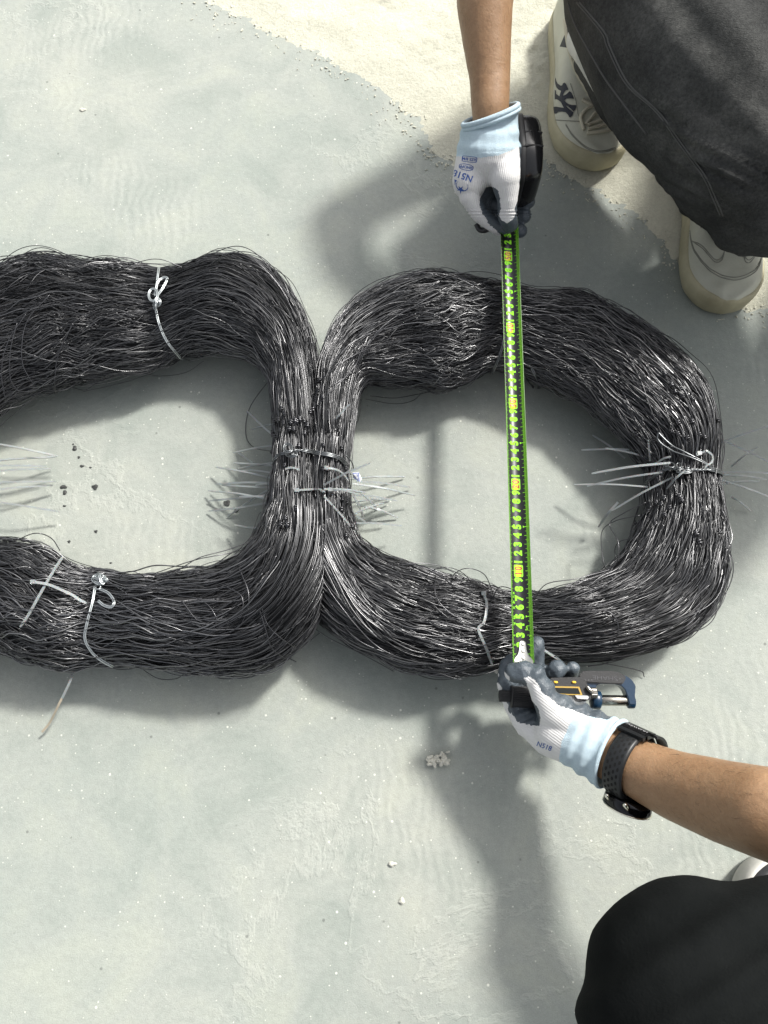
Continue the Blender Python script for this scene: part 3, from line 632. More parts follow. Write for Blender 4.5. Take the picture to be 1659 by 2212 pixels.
left_ties = [((597, 946), (534, 888), .05, .03), ((598, 915), (542, 928), .04, .02), ((604, 961), (504, 978), .06, .02), ((604, 998), (515, 1012), .06, .02), ((604, 1007), (504, 1000), .05, .025),
 ((600, 1024), (508, 1016), .05, .02), ((594, 1035), (466, 1009), .04, .015), ((602, 1044), (466, 1046), .06, .015), ((600, 1053), (480, 1048), .06, .02), ((600, 1050), (552, 1048), .07, .05),
 ((578, 1078), (450, 1060), .05, .01), ((596, 1066), (450, 1082), .03, .005), ((594, 1073), (517, 1073), .07, .06), ((586, 1084), (450, 1104), .04, .005), ((590, 1052), (492, 1116), .03, .003), ((575, 1141), (506, 1134), .04, .02), ((545, 1000), (512, 975), .004, .004)]
lab = ['uppermost cable tie slanting up left of the waist knots', 'short faint cable tie at the row of wire knots', 'cable tie pointing left just above the waist tie wire', 'cable tie crossing another just below the waist tie wire', 'long cable tie crossed by its neighbour under the waist tie wire',
 'cable tie between the crossing pair and the lower long ones, left of the waist', 'cable tie rising left, well clear of the waist', 'long bright straight cable tie level with the stub, left of waist', 'long cable tie directly below the straightest one, left of waist', 'short bright cable tie stub hugging the waist on its left',
 'faint cable tie reaching farthest down left of the waist', 'thin cable tie lying on the floor in the waist shadow', 'bright short cable tie left of the waist above the floor ones', 'low cable tie ending beside the round dark grit', 'cable tie slanting steeply down across the others left of waist', 'lowest single cable tie in the shadow left of the waist', 'cut cable tie piece lying on the floor left of waist']
for (a, b, za, zb), lb in zip(left_ties, lab):
    mx, my = (a[0] + b[0]) / 2, (a[1] + b[1]) / 2 - random.uniform(-3, 5)
    cable_tie([(*a, za + .01), (mx, my, (za + zb) / 2 + .008), (*b, zb)], lb)
right_ties = [((700, 937), (756, 872), .09, .12, 'cable tie rising from the waist above the knotted wire, right side', 0), ((699, 1048), (800, 1000), .11, .14, 'cable tie passing in front of the small paper tag', 0),
 ((700, 1057), (790, 1064), .115, .07, 'straight bright cable tie pointing right from the waist', 0), ((714, 1058), (772, 1067), .11, .09, 'short bright cable tie with its head at the waist centre', 1),
 ((700, 1072), (779, 1165), .11, .06, 'long cable tie slanting down right across the waist wires', 0), ((762, 1045), (896, 1070), .05, .02, 'longest faint cable tie reaching towards the tape shadow', 0),
 ((770, 1040), (888, 1053), .04, .005, 'faint thin cable tie above the longest one', 0), ((758, 1069), (858, 1082), .04, .02, 'faint cable tie in the tangle right of the waist, upper', 0), ((757, 1086), (846, 1078), .03, .01, 'faint cable tie nearly level in the tangle right of waist', 0),
 ((775, 1060), (818, 1104), .05, .01, 'faint cable tie slanting down inside the tangle', 0), ((763, 1070), (786, 1119), .05, .01, 'short cable tie dropping steeply beside the waist', 0), ((755, 1115), (840, 1083), .03, .02, 'faint cable tie rising through the tangle', 0),
 ((790, 1095), (847, 1112), .03, .02, 'cable tie with a bright end in the tangle', 0), ((770, 1090), (860, 1118), .02, .004, 'low faint cable tie under the bright ended one', 0), ((760, 1130), (868, 1136), .05, .03, 'lowest cable tie with a white tip, right of the waist', 0),
 ((758, 1112), (790, 1128), .03, .03, 'small faint cable tie above the white tipped one', 0), ((757, 1035), (875, 1030), .02, .004, 'pale thin cable tie lying on the floor below the tag', 0)]
for a, b, za, zb, lb, hd in right_ties:
    cable_tie([(*a, za), ((a[0] + b[0]) / 2, (a[1] + b[1]) / 2 - 3, (za + zb) / 2 + .006), (*b, zb)], lb, head=(*a, za) if hd else None)
cable_tie([(640, 1062), (670, 1059), (692, 1058), (700, 1064)], 'cable tie strapped across the middle of the waist', head=1, surf=True)
cable_tie([(704, 1013), (722, 1016), (735, 1026), (744, 1040)], 'curved cable tie on the right half of the waist', head=1, surf=True, lift=.005)
cable_tie([(620, 1016), (632, 1013), (646, 1018)], 'short cable tie stub on the left half of the waist', surf=True)
cable_tie([(1342, 0), (1342, 1), (1342, 2)] if 0 else [(1042, 1287), (1049, 1310), (1043, 1345), (1030, 1358), (1046, 1394), (1061, 1432)], 'bent cable tie across the lower wires left of the tape', head=1, surf=True, width=.003)
cable_tie([(1166, 1396), (1200, 1415), (1248, 1448)], 'cable tie slanting behind the lower glove fingers', surf=True, width=.0032)
cable_tie([(131, 1213), (110, 1250), (88, 1290), (66, 1330), (50, 1352)], 'cable tie lying steeply over the lower left wires', surf=True, width=.0032, lift=.006)
cable_tie([(75, 1265), (110, 1272), (150, 1290), (192, 1308)], 'cable tie crossing another on the lower left wires', head=1, surf=True, width=.003, lift=.009)
V = np.array([P(*p) for p in catmull(np.array([(162, 1440, .04), (150, 1475, .05), (128, 1520, .04), (108, 1560, .02), (91, 1581, .012)], float), 24)])
root = empty('cable_tie', V[0]); tag(root, 'brown stained cable tie hanging out below the lower left coil', 'cable tie', 'white nylon cable ties round the coils')
A, F = ribbon_arrays(V[:11], .0027, .001, (1, .3, .3)); build('strap', A, F, M_NYLON, root, False)
A, F = ribbon_arrays(V[10:], .0025, .001, (1, .3, .3)); build('stained_end', A, F, M_OLD, root, False)
far_left = [((-60, 950), (124, 985), .04, .03, 'topmost cable tie entering from the left edge'), ((-60, 1000), (120, 987), .03, .02, 'cable tie meeting the topmost one near its tip at the left edge'), ((-60, 1008), (101, 1007), .04, .03, 'bluish white cable tie third from the top at the left edge'),
 ((-60, 1022), (110, 1012), .03, .02, 'cable tie just below the bluish one at the left edge'), ((-60, 1046), (120, 1040), .03, .02, 'long level cable tie above a black grit chip, left edge'), ((-60, 1064), (115, 1048), .03, .015, 'thin cable tie just under the long level one, left edge'),
 ((-60, 1078), (130, 1106), .04, .02, 'bright tipped lowest cable tie at the left edge')]
for a, b, za, zb, lb in far_left: cable_tie([(*a, za), ((a[0] + b[0]) / 2, (a[1] + b[1]) / 2 - 2, (za + zb) / 2 + .008), (*b, zb)], lb)
rr = [((1412, 993), (1308, 968), .06, .05, 'upper thin cable tie pointing left at the right tie wire'), ((1400, 974), (1256, 972), .05, .03, 'faint level cable tie above the bright pointed one, right coil'), ((1448, 1000), (1278, 1023), .11, .08, 'bright thick cable tie pointing left above the right loop shadow'),
 ((1430, 1020), (1268, 1050), .09, .06, 'bright cable tie second of two pointing left, right coil'), ((1400, 1052), (1240, 1047), .06, .03, 'dull long cable tie lying lowest of the level ones, right coil'), ((1455, 1030), (1322, 1103), .09, .06, 'cable tie slanting down left from the right tie wire'), ((1335, 1085), (1293, 1138), .05, .02, 'wide bright cable tie end below the right tie wire, inside the loop'),
 ((1404, 996), (1400, 950), .07, .08, 'short upright cable tie beside the right tie wire'), ((1350, 990), (1280, 940), .02, .01, 'thin faint cable tie inside the right loop, uppermost'), ((1480, 1016), (1440, 1056), .11, .09, 'short cable tie across the right tie wire'),
 ((1540, 962), (1700, 910), .07, .10, 'cable tie rising off the right edge'), ((1550, 946), (1700, 1020), .04, .03, 'cable tie slanting down off the right edge'), ((1560, 1020), (1700, 1026), .05, .04, 'level thin cable tie leaving the right coil'), ((1560, 1026), (1656, 1036), .05, .03, 'lower level cable tie leaving the right coil'),
 ((1556, 1036), (1700, 1090), .05, .03, 'long cable tie slanting down right from the right coil'), ((1580, 1008), (1636, 966), .02, .03, 'dull cable tie rising right of the right tie wire'), ((1560, 1046), (1640, 1040), .04, .02, 'short faint cable tie right of the right coil'), ((1545, 1040), (1565, 1090), .07, .05, 'curved cable tie dropping down the right side of the coil'), ((1578, 1072), (1622, 1104), .01, .004, 'faint cable tie on the floor right of the coil')]
for a, b, za, zb, lb in rr:
    cable_tie([(*a, za), ((a[0] + b[0]) / 2, (a[1] + b[1]) / 2 - 3, (za + zb) / 2 + .006), (*b, zb)], lb, width=.0028 if 'thick' in lb or 'wide' in lb else .0022)
cable_tie([(1506, 982), (1518, 976), (1528, 985), (1528, 1000), (1515, 1015)], 'curled cable tie above the twist of the right tie wire', head=1, surf=True, lift=.007)
cable_tie([(1425, 1000), (1440, 990), (1452, 988)], 'small curled cable tie stub on the right tie wire', surf=True, lift=.006)
# -- small folded paper tag with blue border at the waist
M_PAPER = mat('white_paper', (.80, .81, .82), .6); M_BLUE = mat('blue_ink', (.02, .07, .36), .5)
def paper_tag():
    root = empty('paper_tag', P(772, 1032, .06)); tag(root, 'small folded white paper tag with blue borders beside the waist', 'paper tag')
    z = .07; q = lambda x, y, zz=0: P(x, y, z + zz)
    V = [q(761, 1021), q(775, 1020, .003), q(777, 1041, .004), q(763, 1032, -.002), q(782, 1035, -.003), q(773, 1046, -.002)]
    V2 = [v - Vector((0, 0, .0005)) for v in V]
    build('paper_sheet', V + V2, [(0, 3, 2, 1), (6, 7, 8, 9), (0, 1, 7, 6), (1, 2, 8, 7), (2, 3, 9, 8), (3, 0, 6, 9), (1, 2, 4), (7, 10, 8), (2, 5, 4), (8, 10, 11)], M_PAPER, root, False)
    b = []
    for a, c, d in (((762, 1023), (775, 1022), 1.6), ((763, 1026), (772, 1025), .6), ((775, 1022), (777, 1040), 1.6), ((772, 1025), (774, 1038), .6), ((764, 1031), (774, 1039), .6)):
        A = P(a[0], a[1], z + .0045); B = P(c[0], c[1], z + .0058); b.append(ribbon_arrays([A, (A + B) / 2, B], d * .0005, .0003, np.cross(B - A, [0, 0, 1])))
    Vv, F = join_arrays(b); build('blue_border', Vv, F, M_BLUE, root, False)
paper_tag()
# ================================================================ tape measure
M_TAPE = mat('black_tape_lacquer', (.009, .010, .010), .34, spec=.45)
M_GREEN = mat('lime_print', (.25, .66, .035), .6, spec=.15); M_YEL = mat('yellow_print', (.58, .56, .03), .6, spec=.15); M_RED = mat('red_print', (.30, .02, .015), .4)
M_NICKEL = mat('nickel_plate', (.80, .78, .72), .30, .9)
TA = P(1127.5, 1372, .130); TB = P(1099.5, 508, .130)
TD = (TB - TA).normalized(); TX = TD.cross(Vector((0, 0, 1))).normalized(); KC = 34.0   # edges curl up: z = KC b^2
def tp(s_cm, b_mm, up=0.0):            # cm along, mm across (right positive), lift
    b = b_mm / 1000; s = (s_cm - 3) / 100
    bow = .0012 * math.sin(s * 11) 
    return TA + TD * s + TX * (b * (1 - 640 * b * b)) + Vector((0, 0, KC * b * b + up + bow))
tape = empty('tape_measure', P(1118, 375, .13)); tag(tape, 'black tape measure with lime green figures, pulled out across the right coil', 'tape measure')
bs = np.linspace(-12.5, 12.5, 15); ss = np.arange(.15, 57.6, .35)
V = []; F = []; nb = len(bs)
for up in (0, -.00025):
    for s in ss:
        for b in bs: V.append(tp(s, b, up))
n1 = len(ss) * nb
for i in range(len(ss) - 1):
    for j in range(nb - 1):
        a = i * nb + j; F.append((a, a + 1, a + nb + 1, a + nb)); F.append((a + n1, a + nb + n1, a + nb + 1 + n1, a + 1 + n1))
for i in range(len(ss) - 1):
    a = i * nb; F.append((a, a + nb, a + nb + n1, a + n1)); a += nb - 1; F.append((a, a + n1, a + nb + n1, a + nb))
build('blade', V, F, M_TAPE, tape)
def rect_print(s0, s1, b0, b1, up=.00022):
    k = max(1, int(abs(b1 - b0) / 1.6)); vs = []; fs = []
    for i in range(k + 1):
        b = b0 + (b1 - b0) * i / k; vs += [tp(s0, b, up), tp(s1, b, up)]
    for i in range(k): fs.append((2 * i, 2 * i + 1, 2 * i + 3, 2 * i + 2) if b1 < b0 else (2 * i, 2 * i + 2, 2 * i + 3, 2 * i + 1))
    return vs, fs
ticks = []
mm = 1
while mm < 545:
    s = mm / 10; ln = 6.6 if mm % 10 == 0 else (5.2 if mm % 5 == 0 else 3.9)
    ticks.append(rect_print(s - .019, s + .019, 12.3, 12.3 - ln))
    ll = 5.0 if mm % 10 == 0 and s < 4 or mm % 100 == 0 else (3.6 if mm % 10 == 0 else (2.8 if mm % 5 == 0 else 2.0))
    if s < 32 or mm % 5 == 0: ticks.append(rect_print(s - .012, s + .012, -12.3, -12.3 + ll))
    mm += 1
for s in range(5, 55, 10):
    for sg, b0 in ((1, 4.6), (-1, -7.0)):
        vs = [tp(s - .13, b0 - sg * .0, .0003), tp(s + .13, b0, .0003), tp(s, b0 + sg * 2.0, .0003)]; ticks.append((vs, [(0, 1, 2)]))
    ticks.append(rect_print(s - .03, s + .03, 6.0, 12))
V_, F_ = join_arrays(ticks); tag(build('printed_ticks', V_, F_, M_GREEN, tape, False), kind='stuff')
ticks = []
for a, b in ((.15, 55.5),):
    ss2 = np.arange(a, b, .5)
    for s0, s1 in zip(ss2[:-1], ss2[1:]):
        ticks.append(rect_print(s0, s1, 12.45, 12.28, .0002)); ticks.append(rect_print(s0, s1, -12.28, -12.45, .0002))
V_, F_ = join_arrays(ticks); tag(build('printed_edge_lines', V_, F_, M_GREEN, tape, False), kind='stuff')
def text_mesh(txt, size, bold=0.0, align='CENTER', subdiv=True, shear=0, sx=1.0):
    cu = bpy.data.curves.new('t', 'FONT'); cu.body = txt; cu.size = 1; cu.offset = bold; cu.align_x = align; cu.align_y = 'CENTER'; cu.resolution_u = 3; cu.shear = shear
    o = bpy.data.objects.new('t', cu); COL.objects.link(o); bpy.context.view_layer.update()
    me = bpy.data.meshes.new_from_object(o.evaluated_get(bpy.context.evaluated_depsgraph_get())); bpy.data.objects.remove(o); bpy.data.curves.remove(cu)
    bm = bmesh.new(); bm.from_mesh(me); bpy.data.meshes.remove(me); bmesh.ops.remove_doubles(bm, verts=bm.verts, dist=1e-5)
    if subdiv:
        for ax in ((1, 0, 0), (0, 1, 0)):
            for c in np.arange(-4, 4, .14):
                bmesh.ops.bisect_plane(bm, geom=bm.verts[:] + bm.edges[:] + bm.faces[:], plane_co=(c if ax[0] else 0, c if ax[1] else 0, 0), plane_no=ax)
    V = [(v.co.x * size * sx, v.co.y * size) for v in bm.verts]; bm.verts.index_update(); F = [tuple(v.index for v in f.verts) for f in bm.faces]; bm.free()
    if V:
        cy = (max(v[1] for v in V) + min(v[1] for v in V)) / 2; cx = (max(v[0] for v in V) + min(v[0] for v in V)) / 2
        V = [(x - (cx if align == 'CENTER' else 0), y - cy) for x, y in V]
    return V, F
def tape_text(txt, s, b, size_mm, bold=.03, up=.0003, sx=1.0):
    V, F = text_mesh(txt, size_mm, bold, sx=sx)
    return [tp(s + x / 10, b - y, up) for x, y in V], F
BC = -2.0
nums = []; boxes = []; reds = []; hl = []
for n in range(2, 54):
    if n % 10 == 0:
        vs, fs = [], []
        st = []
        for s0, s1, e in ((-.68, -.60, .55), (-.60, .60, 0), (.60, .68, .55)): st.append(rect_print(n + s0, n + s1, BC + 5.2 - e, BC - 5.2 + e, .0003))
        boxes += st
        reds.append(tape_text(str(n // 10), n - .30, BC, 12.0, .02, .0006, .75)); reds.append(tape_text('0', n + .28, BC, 12.0, .02, .0006, .75))
        hl.append(rect_print(n - .66, n + .66, BC - 2.6, BC + 2.6, .0005))
    else: nums.append(tape_text(str(n % 10), n, BC, 12.0, .055, .0003, .92))
V_, F_ = join_arrays(nums); tag(build('printed_numerals', V_, F_, M_GREEN, tape, False), kind='stuff')
V_, F_ = join_arrays(boxes); tag(build('number_boxes', V_, F_, M_GREEN, tape, False), kind='stuff')
V_, F_ = join_arrays(hl); build('box_bands', V_, F_, M_YEL, tape, False)
V_, F_ = join_arrays(reds); tag(build('boxed_numerals', V_, F_, M_RED, tape, False), kind='stuff')
sm = [tape_text('5m', 3.75, 5.2, 4.2, .02)]
for k in (1, 2, 3): sm += [tape_text(str(k), k - .12, 9.3, 4.2, .01, .0004), tape_text(str(k), k - .12, -9.6, 3.4, .01, .0004)]
for s, t in ((4.2, '米'), (4.8, '制'), (5.9, '市'), (6.5, '制'), (7.1, '尺'), (7.5, '米')):
    sm.append(tape_text(t, s, -8.6, 3.2, .012, .0004))
V_, F_ = join_arrays(sm); build('small_print', V_, F_, M_GREEN, tape, False)
# end hook with two rivets
def hook():
    out = [(-.25, 10.5), (.25, 11.2), (.55, 9.0), (.85, 6.0), (1.3, 4.3), (2.0, 3.6), (2.25, 2.7), (2.4, 0)]
    prof = [(s, w) for s, w in out]; V = []; F = []; k = 9
    S = np.linspace(-.25, 2.38, 26); ws = np.interp(S, [p[0] for p in out], [p[1] for p in out])
    for up in (.0010, .0003):
        for s, w in zip(S, ws):
            w = w if s < 2.05 else 3.6 * math.sqrt(max(0, 1 - ((s - 2.05) / .35) ** 2)) + .05
            for j in range(k): 
                b = w * (2 * j / (k - 1) - 1); V.append(tp(s, b, up + .0005 * math.cos(b / 6)))
    n1 = 26 * k
    for i in range(25):
        for j in range(k - 1): a = i * k + j; F += [(a, a + 1, a + k + 1, a + k), (a + n1, a + n1 + k, a + n1 + k + 1, a + n1 + 1)]
        for a in (i * k, i * k + k - 1): F.append((a, a + k, a + k + n1, a + n1))
    F.append(tuple(range(k)) + tuple(n1 + j for j in range(k))[::-1])
    h = build('end_hook', V, F, M_NICKEL, tape)
    h.data.materials[0] = M_NICKEL
    for s in (2.02, 1.28, .55):
        bm = bmesh.new(); bmesh.ops.create_uvsphere(bm, u_segments=14, v_segments=8, radius=1)
        c = tp(s, 0, .0013)
        for v in bm.verts: v.co = Vector((v.co.x * .0022, v.co.y * .0022, v.co.z * .0009)) + c
        bm_obj('rivet', bm, M_NICKEL, h, True)
hook()
# case: fat rounded block held under the palm
M_CASE = mat('black_case_plastic', (.012, .012, .013), .2, spec=.55)
def case():
    c = P(1122, 338, .158)
    A = [(0, .036), (.022, .038), (.036, .030), (.040, .012), (.040, -.018), (.030, -.040), (.020, -.049), (.005, -.050), (-.03, -.050), (-.037, -.040), (-.038, 0), (-.032, .026)]
    # outline in (z, y) loft across x
    out = catmull([(z, y) for z, y in A], 48, True)
    V = []; F = []; X = [(-.0195, .80), (-.018, .90), (-.013, .97), (-.006, 1.0), (.004, 1.0), (.010, .985), (.0155, .95), (.0195, .89), (.0220, .80), (.0228, .70)]
    for x, sc in X:
        for z, y in out: V.append(c + Vector((x - y * .02, y * sc, z * sc)))
    k = 48
    for i in range(len(X) - 1):
        for j in range(k): F.append((i * k + j, i * k + (j + 1) % k, (i + 1) * k + (j + 1) % k, (i + 1) * k + j))
    F.append(tuple(range(k))[::-1]); F.append(tuple((len(X) - 1) * k + j for j in range(k)))
    o = build('case', V, F, M_CASE, tape)
    M_RUB = mat('rubber_grip', (.02, .02, .021), .45)
    # raised rubber bands on the case
    for x0, sc in ((-.004, 1.03),):
        VV = []; FF = []
        for dx, s2 in ((-.004, .985), (-.003, 1), (.003, 1), (.004, .985)):
            for z, y in out: VV.append(c + Vector((x0 + dx - y * .02, y * sc * s2, z * sc * s2)))
        for i in range(3):
            for j in range(k): FF.append((i * k + j, i * k + (j + 1) % k, (i + 1) * k + (j + 1) % k, (i + 1) * k + j))
        build('grip_band', VV, FF, M_RUB, o)
    for yy in (.000, -.020):
        pts = [c + Vector((x, yy + .003 * math.sin(x * 90), np.interp(x, [-.02, 0, .021], [.034, .041, .036]))) for x in np.linspace(-.018, .0215, 10)]
        tube('case_rib', pts, .0012, M_RUB, o, 8)
    tube('wrist_strap', [P(1029, 484, .12), P(1036, 496, .118), P(1049, 497, .12), P(1060, 490, .13)], .0035, M_RUB, tape, 8, 20)
case()
# ================================================================ people
M_SKIN = mat('tan_skin', (.33, .20, .112), .48, spec=.4); c_ = coords(M_SKIN)
bsdf(M_SKIN).inputs['Subsurface Weight'].default_value = .06; bsdf(M_SKIN).inputs['Subsurface Scale'].default_value = .01
bsdf(M_SKIN).inputs['Subsurface Radius'].default_value = (1, .35, .2)
L(M_SKIN, mixc(M_SKIN, .8, ramp(M_SKIN, noise(M_SKIN, c_, 34, 7, .7), [(.3, (.255, .148, .078)), (.7, (.335, .208, .118))]), ramp(M_SKIN, noise(M_SKIN, c_, 240, 3, .7), [(.3, (.88, .87, .86)), (.7, (1.08, 1.07, 1.06))]), 'MULTIPLY'), bsdf(M_SKIN).inputs['Base Color'])
bump(M_SKIN, mth(M_SKIN, 'ADD', noise(M_SKIN, c_, 420, 5, .7), mth(M_SKIN, 'MULTIPLY', noise(M_SKIN, c_, 45, 3, .6, .8), 1.5)), .35, .0016)
def cloth(name, c0, c1, rough=.85, knit=900, bs=.5, dist=.0008, sc=60, wave_rot=None):
    m = mat(name, c0, rough, spec=.25); c = coords(m)
    L(m, ramp(m, noise(m, c, sc, 6, .7), [(.3, c0), (.7, c1)]), bsdf(m).inputs['Base Color'])
    h = noise(m, c, knit, 2, .6)
    if wave_rot is not None:
        mp = N(m, 'ShaderNodeMapping'); mp.inputs['Rotation'].default_value = (0, 0, wave_rot); L(m, c, mp.inputs[0])
        w = N(m, 'ShaderNodeTexWave', Scale=135, Distortion=1.2, Detail=1); L(m, mp.outputs[0], w.inputs['Vector'])
        h = mth(m, 'ADD', h, w.outputs[1])
    bump(m, h, bs, dist); return m
M_KNIT1 = cloth('white_knit', (.60, .59, .58), (.66, .65, .64), wave_rot=.15, dist=.0009)
M_KNIT2 = cloth('white_knit', (.62, .615, .60), (.68, .67, .66), wave_rot=-.9, dist=.0004)
M_CUFF = cloth('pale_blue_ribbed_knit', (.45, .57, .64), (.55, .67, .73), .9, 1300, 1.0, .0012, 420)
def coat_mat():
    m = mat('grey_nitrile_coating', (.062, .078, .092), .34, spec=.5); c = coords(m)
    h = mth(m, 'ADD', mth(m, 'MULTIPLY', noise(m, c, 120, 5, .65, 1.2), 1.5), mth(m, 'MULTIPLY', noise(m, c, 900, 2, .6), .35))
    bump(m, h, .55, .0018)
    L(m, ramp(m, noise(m, c, 60, 4, .7), [(.3, (.052, .066, .080)), (.7, (.082, .100, .116))]), bsdf(m).inputs['Base Color'])
    L(m, mth(m, 'ADD', mth(m, 'MULTIPLY', noise(m, c, 240, 3), .25), .22), bsdf(m).inputs['Roughness']); return m
M_COAT = coat_mat()
M_INK = mat('blue_print', (.035, .09, .30), .6)
def J(px, py, z, r): return (P(px, py, z), r / 1000)
def edge_ids(me, white, cuff, back=None, back_px=None, seed=3):
    co = get_co(me); cen = np.array([co[list(p.vertices)].mean(0) for p in me.polygons]); nor = np.array([p.normal[:] for p in me.polygons])
    pp = proj(cen); ang = vnoise(cen, 260, seed) * .9 + vnoise(cen, 700, seed + 1) * .5
    pp = pp + np.stack([ang, -ang], 1)
    cam_v = np.array([0, 0, CAM_H]) - cen; vis = (nor * cam_v).sum(1) > -.002
    ids = np.ones(len(cen), int)
    ids[in_poly(pp, white) & vis] = 0
    if back is not None:
        b = np.array(back, float); b /= np.linalg.norm(b); ids[((nor @ b) > .80) & in_poly(pp, back_px)] = 0
    ids[in_poly(pp, cuff)] = 2
    return ids
def cut_mesh(me, point, normal):
    bm = bmesh.new(); bm.from_mesh(me); n = Vector(normal).normalized()
    bmesh.ops.bisect_plane(bm, geom=bm.verts[:] + bm.edges[:] + bm.faces[:], plane_co=point, plane_no=n, clear_outer=True)
    me2 = bpy.data.meshes.new('g'); bm.to_mesh(me2); bm.free(); return me2
def ring(center, axis, a_dir, ra, rb, n=48, wob=0.0):
    ax = Vector(axis).normalized(); u = Vector(a_dir); u = (u - ax * u.dot(ax)).normalized(); v = ax.cross(u); th = np.linspace(0, 2 * math.pi, n + 1)
    return [Vector(center) + u * ra * math.cos(t) + v * rb * math.sin(t) + ax * wob * math.sin(3 * t) for t in th]
def decal(name, V2, F, cx, cy, ang, parent, m, bv, lift=.0005):
    ca, sa = math.cos(ang), math.sin(ang); V = []
    for x, y in V2:
        px = cx + x * ca + y * sa; py = cy + x * sa - y * ca; d = ray(px, py).normalized()
        h, n, i, t = bv.ray_cast(CAMP, d)
        if h is None: V.append(None); continue
        V.append(h - d * lift)
    keep = [f for f in F if all(V[i] is not None for i in f)]
    keep = [f for f in keep if max((V[i] - V[f[0]]).length for i in f) < .02]
    if not keep: return None
    V = [v if v is not None else Vector((0, 0, 0)) for v in V]
    used = sorted({i for f in keep for i in f}); mp = {u: k for k, u in enumerate(used)}
    return build(name, [V[u] for u in used], [tuple(mp[i] for i in f) for f in keep], m, parent, False)
def me_bvh(*objs):
    V = []; F = []; o = 0
    for ob in objs:
        if ob is None: continue
        me = ob.data; V += [v.co.copy() for v in me.vertices]; F += [tuple(i + o for i in p.vertices) for p in me.polygons]; o = len(V)
    return BVHTree.FromPolygons(V, F)
# ---------------------------------------------------------------- person at the top right
p1 = empty('person', (0.62, .95, 0)); tag(p1, 'person squatting at top right in dark denim and white sneakers, gripping the tape case', 'person')
g = [[J(1058, 232, .215, 34), J(1059, 290, .198, 33), J(1058, 330, .190, 35)],
     [J(1038, 270, .20, 22), J(1030, 330, .185, 25), J(1014, 392, .172, 21)], [J(1075, 300, .20, 26), J(1078, 360, .185, 24)],
     [J(1080, 330, .19, 26), J(1092, 385, .190, 18), J(1097, 430, .176, 12.5), J(1097, 468, .160, 11.2), J(1102, 486, .148, 10)],   # thumb
     [J(1050, 350, .18, 26), J(1016, 395, .172, 18), J(1014, 425, .165, 12.5), J(1036, 462, .148, 11.2), J(1064, 482, .138, 10.2), J(1088, 492, .133, 9)],   # index finger
     [J(1040, 360, .15, 24), J(1020, 420, .13, 14), J(1050, 440, .105, 11), J(1105, 440, .112, 10.4), J(1141, 434, .126, 9.8)],
     [J(1040, 370, .14, 22), J(1030, 440, .115, 12), J(1060, 465, .098, 10.6), J(1105, 470, .104, 10), J(1133, 466, .116, 9.6)],
     [J(1045, 380, .13, 20), J(1045, 455, .105, 11), J(1075, 492, .094, 9.6), J(1105, 499, .098, 9.4), J(1123, 498, .108, 9.0)],
     [J(1085, 340, .17, 24), J(1093, 380, .155, 20)]]
gm = fuse(g, .00125, 5, .55)
co = get_co(gm); no = get_no(gm); pp = proj(co)
fold = np.exp(-((pp[:, 1] - 300) / 45) ** 2) * np.sin(pp[:, 1] / 5.5 + vnoise(co, 40, 5) * 2) * .0007 + vnoise(co, 70, 9) * .0010 * (pp[:, 1] > 330) + np.exp(-((pp[:, 1] - 462) / 9) ** 2) * np.sin(pp[:, 1] * .9) * .0008
set_co(gm, co + no * fold[:, None])
axis1 = (P(1058, 200, .228) - P(1059, 290, .198)).normalized(); tilt1 = (axis1 + Vector((-.30, 0, .12))).normalized()
gm = cut_mesh(gm, P(1059, 248, .214), tilt1)
W1 = [(900, 250), (1010, 300), (1140, 250), (1121, 318), (1124, 360), (1122, 400), (1118, 432), (1112, 452), (1113, 462), (1108, 474), (1096, 483), (1084, 476), (1078, 466), (1082, 450), (1080, 430), (1076, 412), (1066, 404), (1050, 404), (1044, 416), (1036, 430), (1036, 440), (1042, 462), (1060, 488), (1084, 508), (1060, 520), (960, 460)]
C1 = [(940, 336), (998, 338), (1030, 341), (1075, 336), (1121, 318), (1180, 300), (1180, 120), (940, 120)]
ids = edge_ids(gm, W1, C1, (-.9, -.35, .1), [(930, 330), (1050, 330), (1050, 460), (1090, 520), (960, 520)], 3)
glove_w, glove_c, glove_u = split_mesh(gm, ids, [('glove', M_KNIT1), ('palm_coating', M_COAT), ('glove_cuff', M_CUFF)], p1)
for c in (glove_c, glove_u):       # pieces of the glove
    c.parent = glove_w; c.matrix_parent_inverse = Matrix.Identity(4)
rimc = P(1059, 248, .214)
rr = ring(rimc, tilt1, (1, 0, 0), .0335, .0325, 60)
V_, F_ = tube_arrays(rr, .0030, 8, False); build('rolled_hem', V_, F_, M_CUFF, glove_w)
V_, F_ = tube_arrays([p - tilt1 * .0045 + (p - rimc).normalized() * .0008 for p in rr], .0022, 8, False); build('rolled_hem', V_, F_, M_CUFF, glove_w)
bvg = me_bvh(glove_w, glove_c, glove_u)
def decal_text(txt, w, cx, cy, ang, parent, m, bv, size, bold=.01, name='printed_text'):
    V, F = text_mesh(txt, size, bold); return decal(name, V, F, cx, cy, ang, parent, m, bv)
def frame2d(w, h, t, n=28, rnd=.3):
    V = []; F = []
    for k in range(n):
        a = 2 * math.pi * k / n; e = rnd; cx = abs(math.cos(a)) ** e * math.copysign(1, math.cos(a)); cy = abs(math.sin(a)) ** e * math.copysign(1, math.sin(a))
        V += [(cx * w / 2, cy * h / 2), (cx * (w / 2 - t), cy * (h / 2 - t))]
    for k in range(n): a = 2 * k; b = 2 * ((k + 1) % n); F.append((a, b, b + 1, a + 1))
    return V, F
A1 = math.pi + .12
decal_text('SIZE 8/M', 0, 1014, 344, A1, glove_w, M_INK, bvg, 8.5, .02); V, F = frame2d(33, 13, 1.1, 40, .35); decal('printed_frame', V, F, 1014, 344, A1, glove_w, M_INK, bvg)
